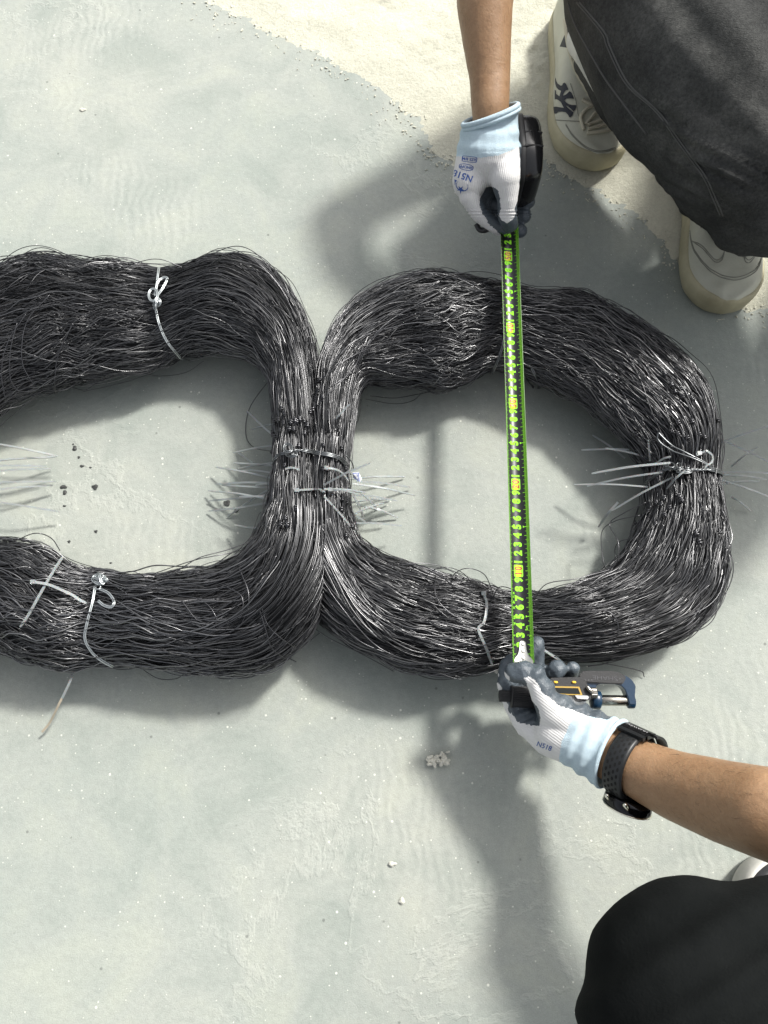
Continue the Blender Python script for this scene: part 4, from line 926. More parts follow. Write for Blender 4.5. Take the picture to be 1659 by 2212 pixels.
decal_text('SINOPP', 0, 1007, 361, A1 + .06, glove_w, M_INK, bvg, 8.5, .02); V, F = frame2d(32, 14, 1.1, 40, .8); decal('printed_frame', V, F, 1007, 361, A1 + .06, glove_w, M_INK, bvg)
decal_text('N518', 0, 999, 380, A1 + .22, glove_w, M_INK, bvg, 20, .018)
st = []
for k in range(10): a = math.pi / 2 + k * math.pi / 5; r_ = (10 if k == 0 else 8.5) if k % 2 == 0 else 3.2; st.append((r_ * math.cos(a), r_ * math.sin(a)))
decal('printed_star', st + [(0, 0)], [(k, (k + 1) % 10, 10) for k in range(10)], 995, 409, A1 - .1, glove_w, M_INK, bvg)
V = []; F = []
for k in range(20): a = -.6 + 4.6 * k / 19; w = 1.9 * math.sin(math.pi * (k + .5) / 20) + .3; V += [(14 * math.cos(a), 11 * math.sin(a)), ((14 - w) * math.cos(a), (11 - w) * math.sin(a))]
for k in range(19): F.append((2 * k, 2 * k + 2, 2 * k + 3, 2 * k + 1))
decal('printed_swoosh', V, F, 998, 402, A1 + .3, glove_w, M_INK, bvg)
decal('printed_block', [(-3, -6), (3, -6), (3, 6), (-3, 6), (0, 0)], [(0, 1, 4), (1, 2, 4), (2, 3, 4), (3, 0, 4)], 982, 394, A1 + .3, glove_w, M_INK, bvg)
# skin
elb = Vector((.135, .915, .31)); sho = Vector((.41, 1.09, .36)); neck = Vector((.60, 1.20, .44)); head = Vector((.61, 1.20, .56))
body = [[J(1060, 300, .195, 21), J(1059, 232, .214, 22.8), J(1058, 165, .226, 24.8), J(1052, 90, .242, 29), J(1047, 0, .262, 33.8), (elb, .041), (sho, .055), (neck, .055), (head, .082)],
        [(head + Vector((-.02, -.03, .03)), .075), (head + Vector((-.035, -.05, -.03)), .05)], [(neck, .055), (Vector((.75, 1.22, .41)), .055), (Vector((.68, 1.00, .40)), .046), (Vector((.545, .80, .37)), .040)]]  # far arm, out of view, posed so its shadow fills a bright floor patch
bme = fuse(body, .0055, 5, .5); b1 = link('body', bme, M_SKIN, p1)
def face_bits(parent, head, fwd, m_hair):
    f = Vector(fwd).normalized(); s = f.cross(Vector((0, 0, 1))).normalized(); u = s.cross(f)
    M_EYE = mat('eye', (.7, .7, .68), .3)
    parts = [capsule_arrays(head + f * .075 + u * .01, head + f * .095 - u * .015, .008, .012, 10, 3)]
    V, F = join_arrays(parts); build('nose', V, F, M_SKIN, parent)
    for k in (-1, 1):
        V, F = capsule_arrays(head + s * .03 * k + f * .078 + u * .012, head + s * .031 * k + f * .079 + u * .012, .011, .011, 10, 3); build('eye', V, F, M_EYE, parent)
        V, F = capsule_arrays(head + s * .084 * k + u * .02, head + s * .086 * k - u * .015, .012, .009, 10, 3); build('ear', V, F, M_SKIN, parent)
    V, F = capsule_arrays(head + s * .02 + f * .082 - u * .045, head - s * .02 + f * .082 - u * .045, .007, .007, 10, 3); build('mouth', V, F, mat('lips', (.30, .12, .09), .5), parent)
    hm = fuse([[(head + u * .03 - f * .012, .083), (head - f * .025 - u * .01, .078)]], .006, 3); link('hair', hm, m_hair, parent)
M_HAIR = mat('black_hair', (.012, .011, .010), .5)
face_bits(p1, head, (-.6, -.6, -.5), M_HAIR)
M_SHIRT = cloth('charcoal_shirt', (.06, .06, .065), (.09, .09, .095), sc=30)
hip = Vector((.86, 1.20, .17))
sm_ = fuse([[(sho, .07), (Vector((.61, 1.18, .38)), .10), (Vector((.74, 1.20, .27)), .13), (hip, .14)], [(Vector((.61, 1.18, .38)), .10), (Vector((.75, 1.22, .39)), .075)], [(sho, .068), (Vector((.30, 1.02, .345)), .06)], [(Vector((.75, 1.22, .40)), .068), (Vector((.70, 1.06, .40)), .058)]], .008, 6)
link('shirt', sm_, M_SHIRT, p1)
# denim
def denim_mat():
    m = mat('washed_black_denim', (.05, .05, .05), .82, spec=.2); c = coords(m)
    a = ramp(m, noise(m, c, 11, 7, .72), [(.32, (.022, .023, .023)), (.55, (.050, .051, .049)), (.75, (.098, .098, .092))])
    b = ramp(m, noise(m, c, 300, 4, .8), [(.3, (.6, .6, .6)), (.72, (1.5, 1.5, 1.48))])
    L(m, mixc(m, 1, a, b, 'MULTIPLY'), bsdf(m).inputs['Base Color'])
    mp = N(m, 'ShaderNodeMapping'); mp.inputs['Rotation'].default_value = (.3, .2, .8); mp.inputs['Scale'].default_value = (1, 3, 1); L(m, c, mp.inputs[0])
    h = mth(m, 'ADD', noise(m, mp.outputs[0], 420, 3, .7), mth(m, 'MULTIPLY', noise(m, c, 60, 5, .7), .9)); bump(m, h, .6, .002); return m
M_DENIM = denim_mat(); M_SEAM = mat('seam_thread', (.07, .07, .066), .8)
legA = [(hip, .13), J(1400, -330, .26, 115), J(1425, -60, .275, 112), J(1520, 160, .265, 106), J(1600, 330, .235, 84), J(1640, 440, .20, 62)]
shinA = [J(1298, 112, .105, 40), J(1326, 160, .107, 42), J(1386, 240, .110, 38), J(1462, 318, .125, 45), J(1542, 400, .145, 52), J(1606, 440, .165, 54), J(1640, 442, .19, 58)]
legB = [J(1590, 455, .10, 46), (Vector((.57, .66, .20)), .058), (Vector((.69, .50, .40)), .065), (Vector((.86, .80, .30)), .09), (hip + Vector((.08, .02, .02)), .13)]
tme = fuse([legA, shinA, legB], .0048, 8, .6)
co = get_co(tme); no = get_no(tme); pp = proj(co)
ax = np.array([.80, .60]); al = pp @ ax; ac = pp @ np.array([-.6, .8])
lowz = np.clip((.185 - co[:, 2]) / .04, 0, 1)
def n2(a, b, seed): return vnoise(np.column_stack([a, b, np.zeros(len(a))]), 1, seed)
f1 = n2(pp[:, 0] / 12 + pp[:, 1] / 60, pp[:, 1] / 110, 31) * .0036 * lowz + n2(pp[:, 0] / 6 + pp[:, 1] / 30, pp[:, 1] / 70, 32) * .0011 * lowz
kn = np.exp(-(((pp[:, 0] - 1560) / 150) ** 2 + ((pp[:, 1] - 380) / 110) ** 2)) * (1 - lowz)
f2 = n2((pp[:, 1] - .45 * pp[:, 0]) / 9, pp[:, 0] / 70, 33) * .0052 * kn
f3 = vnoise(co, 9, 4) * .004 + vnoise(co, 26, 8) * .0020 + n2((pp[:, 1] - .9 * pp[:, 0]) / 26, (pp[:, 0] + pp[:, 1]) / 160, 34) * .0042
f4 = -.004 * np.exp(-((pp[:, 1] - (240 + (pp[:, 0] - 1416) * .55)) / 6) ** 2) * (pp[:, 0] > 1416) * (1 - lowz) + .003 * np.exp(-((pp[:, 1] - (252 + (pp[:, 0] - 1416) * .55)) / 7) ** 2) * (pp[:, 0] > 1416) * (1 - lowz)
set_co(tme, co + no * (f1 + f2 + f3 + f4)[:, None]); tme = cut_mesh(tme, P(1292, 108, .105), Vector(P(1300, 122, .105) - P(1380, 240, .105)))
trous = link('trousers', tme, M_DENIM, p1); bvt = me_bvh(trous)
def on_surface(pts, bv, n, lift):
    out = []
    for x, y in catmull(np.array(pts, float), n):
        d = ray(x, y).normalized(); h, nn, i, t = bv.ray_cast(CAMP, d)
        if h is not None: out.append(h - d * lift)
    return out
def seam(pts, bv, parent, m, r=.0009, lift=.0004, n=60, name='seam'):
    o = on_surface(pts, bv, n, lift)
    if len(o) < 4: return
    a = np.array(o); jump = np.linalg.norm(np.diff(a, axis=0), axis=1) > .03; st = 0
    segs = np.split(a, np.where(jump)[0] + 1)
    for s_ in segs:
        if len(s_) > 4:
            for _ in range(2): s_[1:-1] = .25 * s_[:-2] + .5 * s_[1:-1] + .25 * s_[2:]
            V, F = tube_arrays(s_, r, 6); build(name, V, F, m, parent)
seam([(1226, 5), (1243, 55), (1275, 115), (1307, 170), (1345, 222), (1396, 290)], bvt, trous, M_SEAM, .0012)
for dx in (0, 6): seam([(1246 + dx, 5), (1300 + dx, 70), (1312 + dx, 102), (1353 + dx, 183), (1416 + dx, 240), (1473 + dx, 319), (1519 + dx, 382), (1539 + dx, 426), (1556 + dx, 466)], bvt, trous, M_SEAM, .0011)
# ---------------------------------------------------------------- sneakers
def leather(name, c, c2, rough=.5):
    m = mat(name, c, rough, spec=.4); cc = coords(m); L(m, ramp(m, noise(m, cc, 16, 5, .65), [(.3, c2), (.7, c)]), bsdf(m).inputs['Base Color'])
    h = mth(m, 'ADD', noise(m, cc, 30, 4, .6), mth(m, 'MULTIPLY', noise(m, cc, 500, 3, .6), .2)); bump(m, h, .3, .004); return m
M_UP = leather('white_leather', (.56, .56, .46), (.45, .45, .36)); M_SOLE = leather('yellowed_rubber_sole', (.52, .48, .32), (.34, .31, .20), .6)
M_STITCH = mat('grey_stitching', (.25, .25, .21), .8); M_LACE = mat('cream_lace', (.50, .47, .36), .85); M_NAVY = mat('navy_patch', (.018, .022, .032), .6)
M_BLK = leather('black_leather', (.03, .03, .032), (.02, .02, .022)); M_WSOLE = leather('dirty_white_rubber', (.55, .54, .50), (.36, .35, .32), .7)
M_SOCK = cloth('white_sock', (.52, .52, .49), (.60, .60, .56), sc=200)
def shoe(toe, heel, parent, wid=.105, m_up=None, m_sole=None, mirror=1, name='shoe', label=None):
    y = (toe - heel); Ln = y.length; y.normalize(); x = y.cross(Vector((0, 0, 1))) * mirror
    def W(t):
        pts_t = [0, .04, .12, .3, .45, .62, .74, .86, .94, .985, 1.0]; pts_w = [.0, .50, .72, .74, .76, .94, 1.0, .92, .68, .38, .0]
        return np.interp(t, pts_t, pts_w) * wid / 2
    def off(t): return .006 * math.sin(t * math.pi)                      # banana curve of the last
    T = np.concatenate([[0], (1 - np.cos(np.linspace(.18, math.pi - .12, 46))) / 2, [1]])
    def at(t, lx, z): return heel + y * (t * Ln) + x * (lx + off(t)) + Vector((0, 0, z))
    # sole
    k = 12; prof = [(.93, .0), (1.0, .006), (1.02, .015), (1.01, .024), (.985, .031), (.93, .0325), (.80, .0300)]; V = []; F = []
    ws = [max(W(t), .002) for t in T]
    ws = np.array(ws); 
    for _ in range(3): ws[1:-1] = .25 * ws[:-2] + .5 * ws[1:-1] + .25 * ws[2:]
    for sc, z in prof:
        for i, t in enumerate(T): V.append(at(.5 + (t - .5) * (1 + (sc - 1) * .35), -ws[i] * sc, z + (.012 * max(0, t - .8) / .2 if z > .01 else .006 * max(0, t - .85) / .15)))
        for i in range(len(T) - 1, -1, -1): t = T[i]; V.append(at(.5 + (t - .5) * (1 + (sc - 1) * .35), ws[i] * sc, z + (.012 * max(0, t - .8) / .2 if z > .01 else .006 * max(0, t - .85) / .15)))
    n = 2 * len(T)
    for r in range(len(prof) - 1):
        for i in range(n): F.append((r * n + i, r * n + (i + 1) % n, (r + 1) * n + (i + 1) % n, (r + 1) * n + i))
    F.append(tuple(range(n))[::-1]); F.append(tuple((len(prof) - 1) * n + i for i in range(n)))
    V = [Vector(v) for v in V]
    for v in V: v.z = max(v.z, .0005)
    # upper
    UV = []; UF = []; kk = 22
    def Hh(t): return np.interp(t, [0, .04, .12, .25, .36, .45, .6, .75, .86, .94, 1.0], [.05, .085, .098, .094, .092, .086, .069, .056, .050, .044, .035])
    TU = [t for t in T if .008 < t < .992]
    for t in TU:
        w = np.interp(t, T, ws) * .95; h = Hh(t) - .026 + .01 * max(0, t - .8) / .2
        for j in range(kk):
            a = math.pi * j / (kk - 1); cx = math.cos(a); sx = math.sin(a)
            UV.append(at(t, -math.copysign(abs(cx) ** .62, cx) * w * (1 - .10 * sx), .026 + h * sx ** .72 + .0012 * math.sin(t * 60 + j) * (t > .5) * sx))
    for i in range(len(TU) - 1):
        for j in range(kk - 1): UF.append((i * kk + j, i * kk + j + 1, (i + 1) * kk + j + 1, (i + 1) * kk + j))
    UF.append(tuple(range(kk))); UF.append(tuple((len(TU) - 1) * kk + j for j in range(kk))[::-1])
    up = build(name, UV, UF, m_up or M_UP, parent); so = build('sole', V, F, m_sole or M_SOLE, up)
    if label: up['label'] = label
    bm = bmesh.new(); bm.from_mesh(so.data); bmesh.ops.recalc_face_normals(bm, faces=bm.faces[:]); bm.to_mesh(so.data); bm.free()
    bm = bmesh.new(); bm.from_mesh(up.data); bmesh.ops.recalc_face_normals(bm, faces=bm.faces[:]); bm.to_mesh(up.data); bm.free()
    bv = me_bvh(up)
    def onl(pts, n=40, lift=.0003):                                       # (t, lateral fraction -1..1) on top
        o = []
        for t, l in catmull(np.array(pts, float), n):
            t = min(max(t, .03), .97); w = float(np.interp(t, T, ws)) * .95
            a = at(t, 0, .02); d = Vector((0, 0, 1)) * math.cos(l * 1.45) + (x * math.sin(l * 1.45)); org = a + d.normalized() * .3; org = at(t, l * w * .35, .03) + d.normalized() * .3
            h, nn, i, dd = bv.ray_cast(org, -d.normalized())
            if h is not None: o.append(h + d.normalized() * lift)
        return o
    def line(pts, m, r, nm, n=40, lift=.0003):
        o = onl(pts, n, lift)
        if len(o) > 3: V2, F2 = tube_arrays(o, r, 6); build(nm, V2, F2, m, up)
    return up, so, line, at, bv, onl
s1u, s1s, line1, at1, bv1, onl1 = shoe(P(1284, 381, 0), P(1236, 26, 0), p1, .118, label='left of the two white sneakers, with the dark letter emblem')
s2u, s2s, line2, at2, bv2, onl2 = shoe(P(1553, 688, 0), P(1503, 325, 0), p1, .112, mirror=-1, label='right of the two white sneakers, toe pointing down')
for ln, sg in ((line2, -1),):
    for o_ in (0, .014):
        ln([(.60 - o_, -.97), (.74 - o_, -.80), (.86 - o_, -.52), (.905 - o_, 0), (.86 - o_, .52), (.74 - o_, .80), (.60 - o_, .97)], M_STITCH, .0007, 'stitching', 60)
        for q in (-1, 1):
            ln([(.66, .86 * q), (.72 - o_, .66 * q), (.80 - o_, .46 * q), (.80 - o_, .30 * q), (.74, .20 * q), (.66, .16 * q)], M_STITCH, .0006, 'stitching', 40)
        ln([(.45, .42 + o_), (.58 - o_, .34), (.645 - o_, 0), (.58 - o_, -.34), (.45, -.42 - o_)], M_STITCH, .0006, 'stitching', 40)
        ln([(.34, -.50 - o_), (.5, -.62 - o_), (.62, -.60 - o_)], M_STITCH, .0006, 'stitching')
for t in (.44, .48, .52, .56):
    line1([(t, -.34), (t + .005, -.15), (t, 0), (t + .005, .18), (t, .34)], M_LACE, .0032, 'lace', 24, .001)
line1([(.55, -.36), (.48, -.50), (.43, -.42), (.44, -.15), (.50, .1)], M_LACE, .003, 'lace', 36, .005)
line1([(.50, -.1), (.555, -.35), (.60, -.30), (.56, 0), (.5, .2)], M_LACE, .003, 'lace', 36, .006)
bvs1 = me_bvh(s1u)
for pts in ([(1262, 280), (1255, 255), (1266, 236), (1287, 226), (1300, 224)], [(1266, 268), (1284, 246), (1296, 236), (1310, 234)], [(1270, 270), (1290, 262), (1318, 252)], [(1270, 279), (1295, 273), (1325, 262)], [(1268, 288), (1300, 284), (1332, 276)], [(1258, 215), (1275, 224), (1290, 222)]):
    seam(pts, bvs1, s1u, M_LACE, .0026, .002, 30, name='lace')
seam([(1220, 42), (1226, 92), (1236, 132), (1252, 168), (1275, 205)], bvs1, s1u, M_LACE, .0028, .001, name='collar_piping')
seam([(1232, 180), (1243, 215), (1249, 250)], bvs1, s1u, M_STITCH, .0005, name='stitching')
seam([(1186, 258), (1215, 260), (1255, 262)], bvs1, s1u, M_STITCH, .0006, name='stitching')
for o_ in (0, 3): seam([(1222, 268 + o_), (1238, 292 + o_), (1268, 318 + o_), (1300, 326 + o_), (1330, 318 + o_)], bvs1, s1u, M_STITCH, .0006, name='stitching')
V, F = [], []
NY = [(335,325),(352,400),(385,465),(450,512),(485,505),(500,462),(540,442),(575,480),(622,595),(560,618),(530,660),(500,722),(510,732),(545,722),(590,690),(650,635),(690,665),(725,730),(748,800),(640,792),(570,800),(538,835),(570,880),(640,925),(700,940),(800,945),(795,990),(770,1050),(740,1085),(660,1010),(600,960),(565,955),(620,1010),(680,1060),(735,1100),(720,1150),(670,1212),(640,1205),(610,1150),(560,1100),(480,1085),(400,1090),(350,1130),(310,1130),(285,1060),(275,985),(340,975),(440,992),(520,1002),(490,940),(450,870),(400,830),(345,810),(320,820),(318,700),(320,605),(345,620),(350,690),(390,725),(425,745),(440,690),(462,625),(400,600),(355,550),(330,470),(325,390)]
from mathutils.geometry import tessellate_polygon
bm = bmesh.new(); vv_ = [bm.verts.new((x * .0976, y * .0976, 0)) for x, y in NY]
for tri in tessellate_polygon([[Vector((x, y, 0)) for x, y in NY]]): bm.faces.new([vv_[i] for i in tri])
for c in np.arange(20, 125, 3.0):
    for ax in ((1, 0, 0), (0, 1, 0)): bmesh.ops.bisect_plane(bm, geom=bm.verts[:] + bm.edges[:] + bm.faces[:], plane_co=(c if ax[0] else 0, c if ax[1] else 0, 0), plane_no=ax)
bm.verts.index_update(); V = [(v.co.x, -v.co.y) for v in bm.verts]; F = [tuple(v.index for v in f.verts) for f in bm.faces]; bm.free()
decal('letter_emblem', V, F, 1161 + 6, 135, 0, s1u, M_NAVY, me_bvh(s1u), .0012)
V = [(x, y) for x in np.linspace(-14, 14, 9) for y in np.linspace(-26, 26, 9)]; V = [(x + y * .25, y) for x, y in V if True]
F = [(i * 9 + j, i * 9 + j + 1, (i + 1) * 9 + j + 1, (i + 1) * 9 + j) for i in range(8) for j in range(8)]
decal('heel_patch', [(x, y) for x, y in V], F, 1233, 78, .15, s1u, M_NAVY, me_bvh(s1u), .0009)
sk = fuse([[J(1262, 85, .085, 26), J(1285, 110, .13, 27), J(1325, 175, .12, 28)]], .004, 3); link('sock', sk, M_SOCK, p1)
# ---------------------------------------------------------------- person at the lower right
p2 = empty('person', (.62, -.42, 0)); tag(p2, 'person at lower right in black trousers and black watch, holding the tape end', 'person')
g = [[J(1345, 1640, .140, 36), J(1300, 1618, .134, 35), J(1262, 1600, .130, 33), J(1215, 1582, .124, 29)],
     [J(1300, 1600, .135, 28), J(1245, 1565, .136, 24), J(1200, 1535, .140, 19), J(1176, 1503, .146, 14), J(1165, 1474, .148, 12.8), J(1152, 1458, .149, 12.4), J(1132, 1453, .148, 12.0), J(1112, 1452, .144, 11.6)],   # thumb
     [J(1240, 1600, .122, 28), J(1190, 1592, .112, 22), J(1145, 1565, .100, 17), J(1112, 1520, .098, 12.5), J(1096, 1478, .103, 11.5), J(1100, 1440, .108, 11), J(1125, 1420, .108, 10), J(1153, 1408, .110, 9.4), J(1158, 1392, .113, 8.8)],   # index finger
     [J(1158, 1445, .100, 9.6), J(1159, 1405, .108, 9.2)],
     [J(1190, 1590, .100, 22), J(1140, 1560, .080, 16), J(1118, 1510, .075, 11.5), J(1130, 1465, .078, 11)],
     [J(1210, 1590, .095, 22), J(1180, 1540, .070, 15), J(1180, 1490, .070, 11.5), J(1190, 1462, .092, 11.6), J(1203, 1447, .106, 11.8)],
     [J(1230, 1590, .095, 20), J(1220, 1540, .070, 13), J(1222, 1490, .072, 10.5), J(1232, 1455, .090, 9.4), J(1237, 1444, .100, 8.8)],
     [J(1262, 1570, .132, 24), J(1225, 1543, .132, 19)]]
W2x = [(1131, 1464), (1168, 1492), (1236, 1534), (1311, 1560), (1450, 1600), (1300, 1750), (1110, 1560), (1138, 1473)]
gm = fuse(g, .00125, 14, .6); co = get_co(gm); no = get_no(gm); pp = proj(co)
edge_w = np.exp(-(((pp[:, 0] - 1215) - (pp[:, 1] - 1495) * 1.1) / 45) ** 2) * (pp[:, 1] < 1535) * (co[:, 2] > .11)
fold = edge_w * np.sin((pp[:, 0] + pp[:, 1]) / 9) * .0016 + vnoise(co, 60, 12) * .0011
cf = (pp[:, 0] - 1225) * .9 + (pp[:, 1] - 1590) * .3
fold += np.clip(cf / 20, 0, 1) * np.sin(cf / 5.5 + vnoise(co, 22, 2) * 1.5) * .0013
hol = in_poly(pp, [(1110, 1546), (1119, 1559), (1146, 1567), (1160, 1560), (1140, 1530), (1112, 1530)])
rub = (~in_poly(pp, W2x)); fold += rub * (np.abs(vnoise(co, 170, 41)) * -.0008 + vnoise(co, 420, 42) * .0003)
fold += hol * np.sin((pp[:, 1] * .8 + pp[:, 0] * .3) / 3.2) * .0012
set_co(gm, co + no * fold[:, None])
axis2 = (P(1395, 1665, .160) - P(1300, 1618, .134)).normalized()
gm = cut_mesh(gm, P(1322, 1628, .137), axis2)
W2 = [(1131, 1464), (1143, 1462), (1155, 1469), (1164, 1480), (1168, 1492), (1176, 1501), (1193, 1512), (1211, 1524), (1236, 1534), (1274, 1548), (1311, 1560), (1330, 1600), (1290, 1700), (1210, 1670), (1140, 1640), (1085, 1560), (1104, 1540), (1110, 1549), (1119, 1559), (1146, 1567), (1164, 1569), (1168, 1550), (1162, 1532), (1153, 1517), (1143, 1507), (1136, 1493), (1140, 1485), (1138, 1473)]
C2 = [(1203, 1720), (1208, 1640), (1214, 1600), (1237, 1551), (1275, 1547), (1311, 1556), (1420, 1480), (1500, 1800)]
ids = edge_ids(gm, W2, C2, (-.8, -.6, .0), [(1060, 1440), (1096, 1440), (1110, 1530), (1160, 1600), (1160, 1680), (1060, 1600)], 21)
gw2, gc2, gu2 = split_mesh(gm, ids, [('glove', M_KNIT2), ('palm_coating', M_COAT), ('glove_cuff', M_CUFF)], p2)
for c in (gc2, gu2): c.parent = gw2; c.matrix_parent_inverse = Matrix.Identity(4)
for q, rr_ in ((0, .0352),):
    V_, F_ = tube_arrays(ring(P(1322, 1628, .137) + axis2 * q, axis2, (0, 0, 1), rr_, rr_, 50), .0026, 8, False); build('rolled_hem', V_, F_, M_CUFF, gw2)
bvg2 = me_bvh(gw2, gc2, gu2)
decal_text('N518', 0, 1176, 1612, .36, gw2, M_INK, bvg2, 15, .012)
body = [[J(1300, 1618, .134, 27), J(1345, 1641, .145, 28.6), J(1395, 1668, .160, 30), J(1460, 1697, .182, 33), J(1560, 1730, .222, 36.5), J(1659, 1757, .262, 38.5), (Vector((.43, -.115, .34)), .043), (Vector((.60, -.24, .50)), .055), (Vector((.66, -.36, .57)), .055), (Vector((.60, -.35, .70)), .082)],
        [(Vector((.575, -.33, .73)), .074), (Vector((.55, -.315, .66)), .05)], [(Vector((.66, -.36, .57)), .055), (Vector((.74, -.52, .5)), .055), (Vector((.62, -.62, .3)), .04), (Vector((.45, -.5, .3)), .033)]]
b2 = link('body', fuse(body, .0055, 5, .5), M_SKIN, p2)
face_bits(p2, Vector((.60, -.35, .70)), (-.75, .35, -.5), M_HAIR)
M_BLACK = cloth('black_cloth', (.0042, .0050, .0050), (.009, .010, .010), 1.0, sc=14, knit=500); bsdf(M_BLACK).inputs['Specular IOR Level'].default_value = .08
hip2 = Vector((.66, -.50, .20))
link('shirt', fuse([[(Vector((.62, -.26, .50)), .07), (Vector((.67, -.38, .46)), .11), (hip2 + Vector((0, 0, .06)), .14)], [(Vector((.67, -.38, .46)), .11), (Vector((.74, -.52, .48)), .075)], [(Vector((.62, -.25, .49)), .068), (Vector((.57, -.20, .40)), .06)]], .008, 5), M_BLACK, p2)
tm2 = fuse([[J(1568, 2240, .40, 90), J(1800, 2260, .40, 96), (hip2, .14)], [J(1578, 2250, .36, 84), (Vector((.45, -.40, .10)), .055), (Vector((.62, -.50, .06)), .04)],
            [J(1440, 2010, .375, 22), J(1500, 2030, .375, 32)], [(hip2, .14), (Vector((.60, -.20, .28)), .08), (Vector((.62, -.16, .07)), .045)]], .0052, 7, .6)
co = get_co(tm2); no = get_no(tm2); pp = proj(co)
set_co(tm2, co + no * (vnoise(co, 12, 5) * .004 + np.sin((pp[:, 1] + pp[:, 0] * .7) / 24 + vnoise(co, 10, 7) * 2) * .0026)[:, None])
link('trousers', tm2, M_BLACK, p2)
s3u, s3s, line3, at3, bv3, onl3 = shoe(P(1566, 1922, 0), P(2060, 2010, 0), p2, .100, M_BLK, M_WSOLE, label='black shoe with dirty white rubber rim')
# watch
M_STRAP = mat('black_silicone', (.010, .011, .012), .42, spec=.45); M_SLOT = mat('slot_dark', (.002, .002, .002), .9); M_STEEL = mat('black_steel', (.03, .03, .032), .12, .9); M_CHROME = mat('polished_steel', (.75, .72, .62), .10, 1.0)
axw = (P(1460, 1697, .182) - P(1345, 1641, .145)).normalized(); cw = P(1360, 1650, .150); upv = Vector((0, 0, 1)); uu = (upv - axw * upv.dot(axw)).normalized(); vv = axw.cross(uu)   # vv points to the upper right side
if vv.y < 0: vv = -vv
def wp(a, ang, r): return cw + axw * a + (uu * math.cos(ang) + vv * math.sin(ang)) * r      # ang 0 = top
def watch():
    V = []; F = []; n = 60; prof = [(-.0104, .0308), (-.0098, .0335), (-.0078, .0344), (.0078, .0344), (.0098, .0335), (.0104, .0308)]; k = len(prof)
    for i in range(n):
        a = 2 * math.pi * i / n; wf = 1.0
        for q, r in prof: V.append(wp(q * wf + .006 * math.sin(a) * 0, a, r + .0006))
    for i in range(n):
        for j in range(k - 1): F.append((i * k + j, i * k + j + 1, ((i + 1) % n) * k + j + 1, ((i + 1) % n) * k + j))
    w = build('wristwatch', V, F, M_STRAP, p2)
    for row, q in enumerate((-.0060, -.0020, .0020, .0060)):
        for i in range(14):
            a = -1.75 + i * .205 + (row % 2) * .10
            if a > .75: continue
            bm = bmesh.new(); r = .0352
            vs = []
            for s_ in range(10):
                t = 2 * math.pi * s_ / 10; vs.append(bm.verts.new(wp(q + .0012 * math.cos(t), a + .058 * math.sin(t), r)))
            bm.faces.new(vs); bm_obj('strap_slot', bm, M_SLOT, w)
    # buckle plate and keeper on the upper right
    def plate(a0, a1, q0, q1, r0, r1, nm, m, k=10):
        V = []; F = []
        for i in range(k + 1):
            a = a0 + (a1 - a0) * i / k
            for q, r in ((q0, r0), (q0, r1), (q1, r1), (q1, r0)): V.append(wp(q, a, r))
        for i in range(k):
            for j in range(4): F.append((i * 4 + j, i * 4 + (j + 1) % 4, i * 4 + 4 + (j + 1) % 4, i * 4 + 4 + j))
        F.append((0, 1, 2, 3)); F.append(tuple(k * 4 + j for j in (3, 2, 1, 0)))
        o = build(nm, V, F, m, w, False); return o
    pl = plate(.82, 1.25, -.0130, .0165, .0340, .0385, 'buckle', M_STEEL); plate(.68, .80, -.0135, .0150, .0345, .0385, 'strap_keeper', M_STRAP)
    plate(1.1, 2.1, .0100, .0210, .0350, .0375, 'loose_strap_end', M_STRAP)
    V2, F2 = text_mesh('HUAWEI', 1, .01)
    mx = max(v[0] for v in V2) - min(v[0] for v in V2)
    V3 = [wp(-(x / mx) * .020 + .002, 1.02 - (y) * .12, .03885) for x, y in V2]
    build('buckle_text', V3, F2, mat('engraved_grey', (.35, .35, .35), .4), w, False)
    # case low on the left side of the wrist
    ac = math.pi * 1.0 + .62 + .35; ac = -2.05
    cdir = (uu * math.cos(ac) + vv * math.sin(ac)); tdir = (-uu * math.sin(ac) + vv * math.cos(ac)); cc = cw + axw * .007 + cdir * .034
    V = []; F = []; n = 48; prof = [(-.004, .018), (-.003, .0195), (0, .0210), (.005, .0216), (.0080, .0212), (.0090, .0200), (.0092, .0)]
    for h, r in prof:
        for i in range(n): t = 2 * math.pi * i / n; V.append(cc + cdir * h + axw * (r * 1.12 * math.cos(t)) + tdir * r * math.sin(t))
    for j in range(len(prof) - 1):
        for i in range(n): F.append((j * n + i, j * n + (i + 1) % n, (j + 1) * n + (i + 1) % n, (j + 1) * n + i))
    build('watch_case', V, F, M_STEEL, w)
    for r_, h in ((.0262, .0082),):
        V, F = tube_arrays([cc + cdir * h + axw * (.0240 * math.cos(t)) + tdir * .0214 * math.sin(t) for t in np.linspace(0, 2 * math.pi, 61)], .0009, 8, False); build('bezel', V, F, M_CHROME, w)
    for t0 in (-.5, .15):
        c = cc + axw * (.0262 * math.cos(t0)) + tdir * .0233 * math.sin(t0); V, F = capsule_arrays(c - cdir * 0, c + (axw * math.cos(t0) + tdir * math.sin(t0)) * .0015, .0022, .002, 12, 3)
    # polished lug
    lug = []
    for sg in (-1, 1):
        a = cc + tdir * .020 + axw * .010 * sg; lug.append(capsule_arrays(a, a + tdir * .006 - cdir * .004, .003, .0025, 10, 3))
    for l_ in lug: build('lug', *l_, M_CHROME, w)
watch()

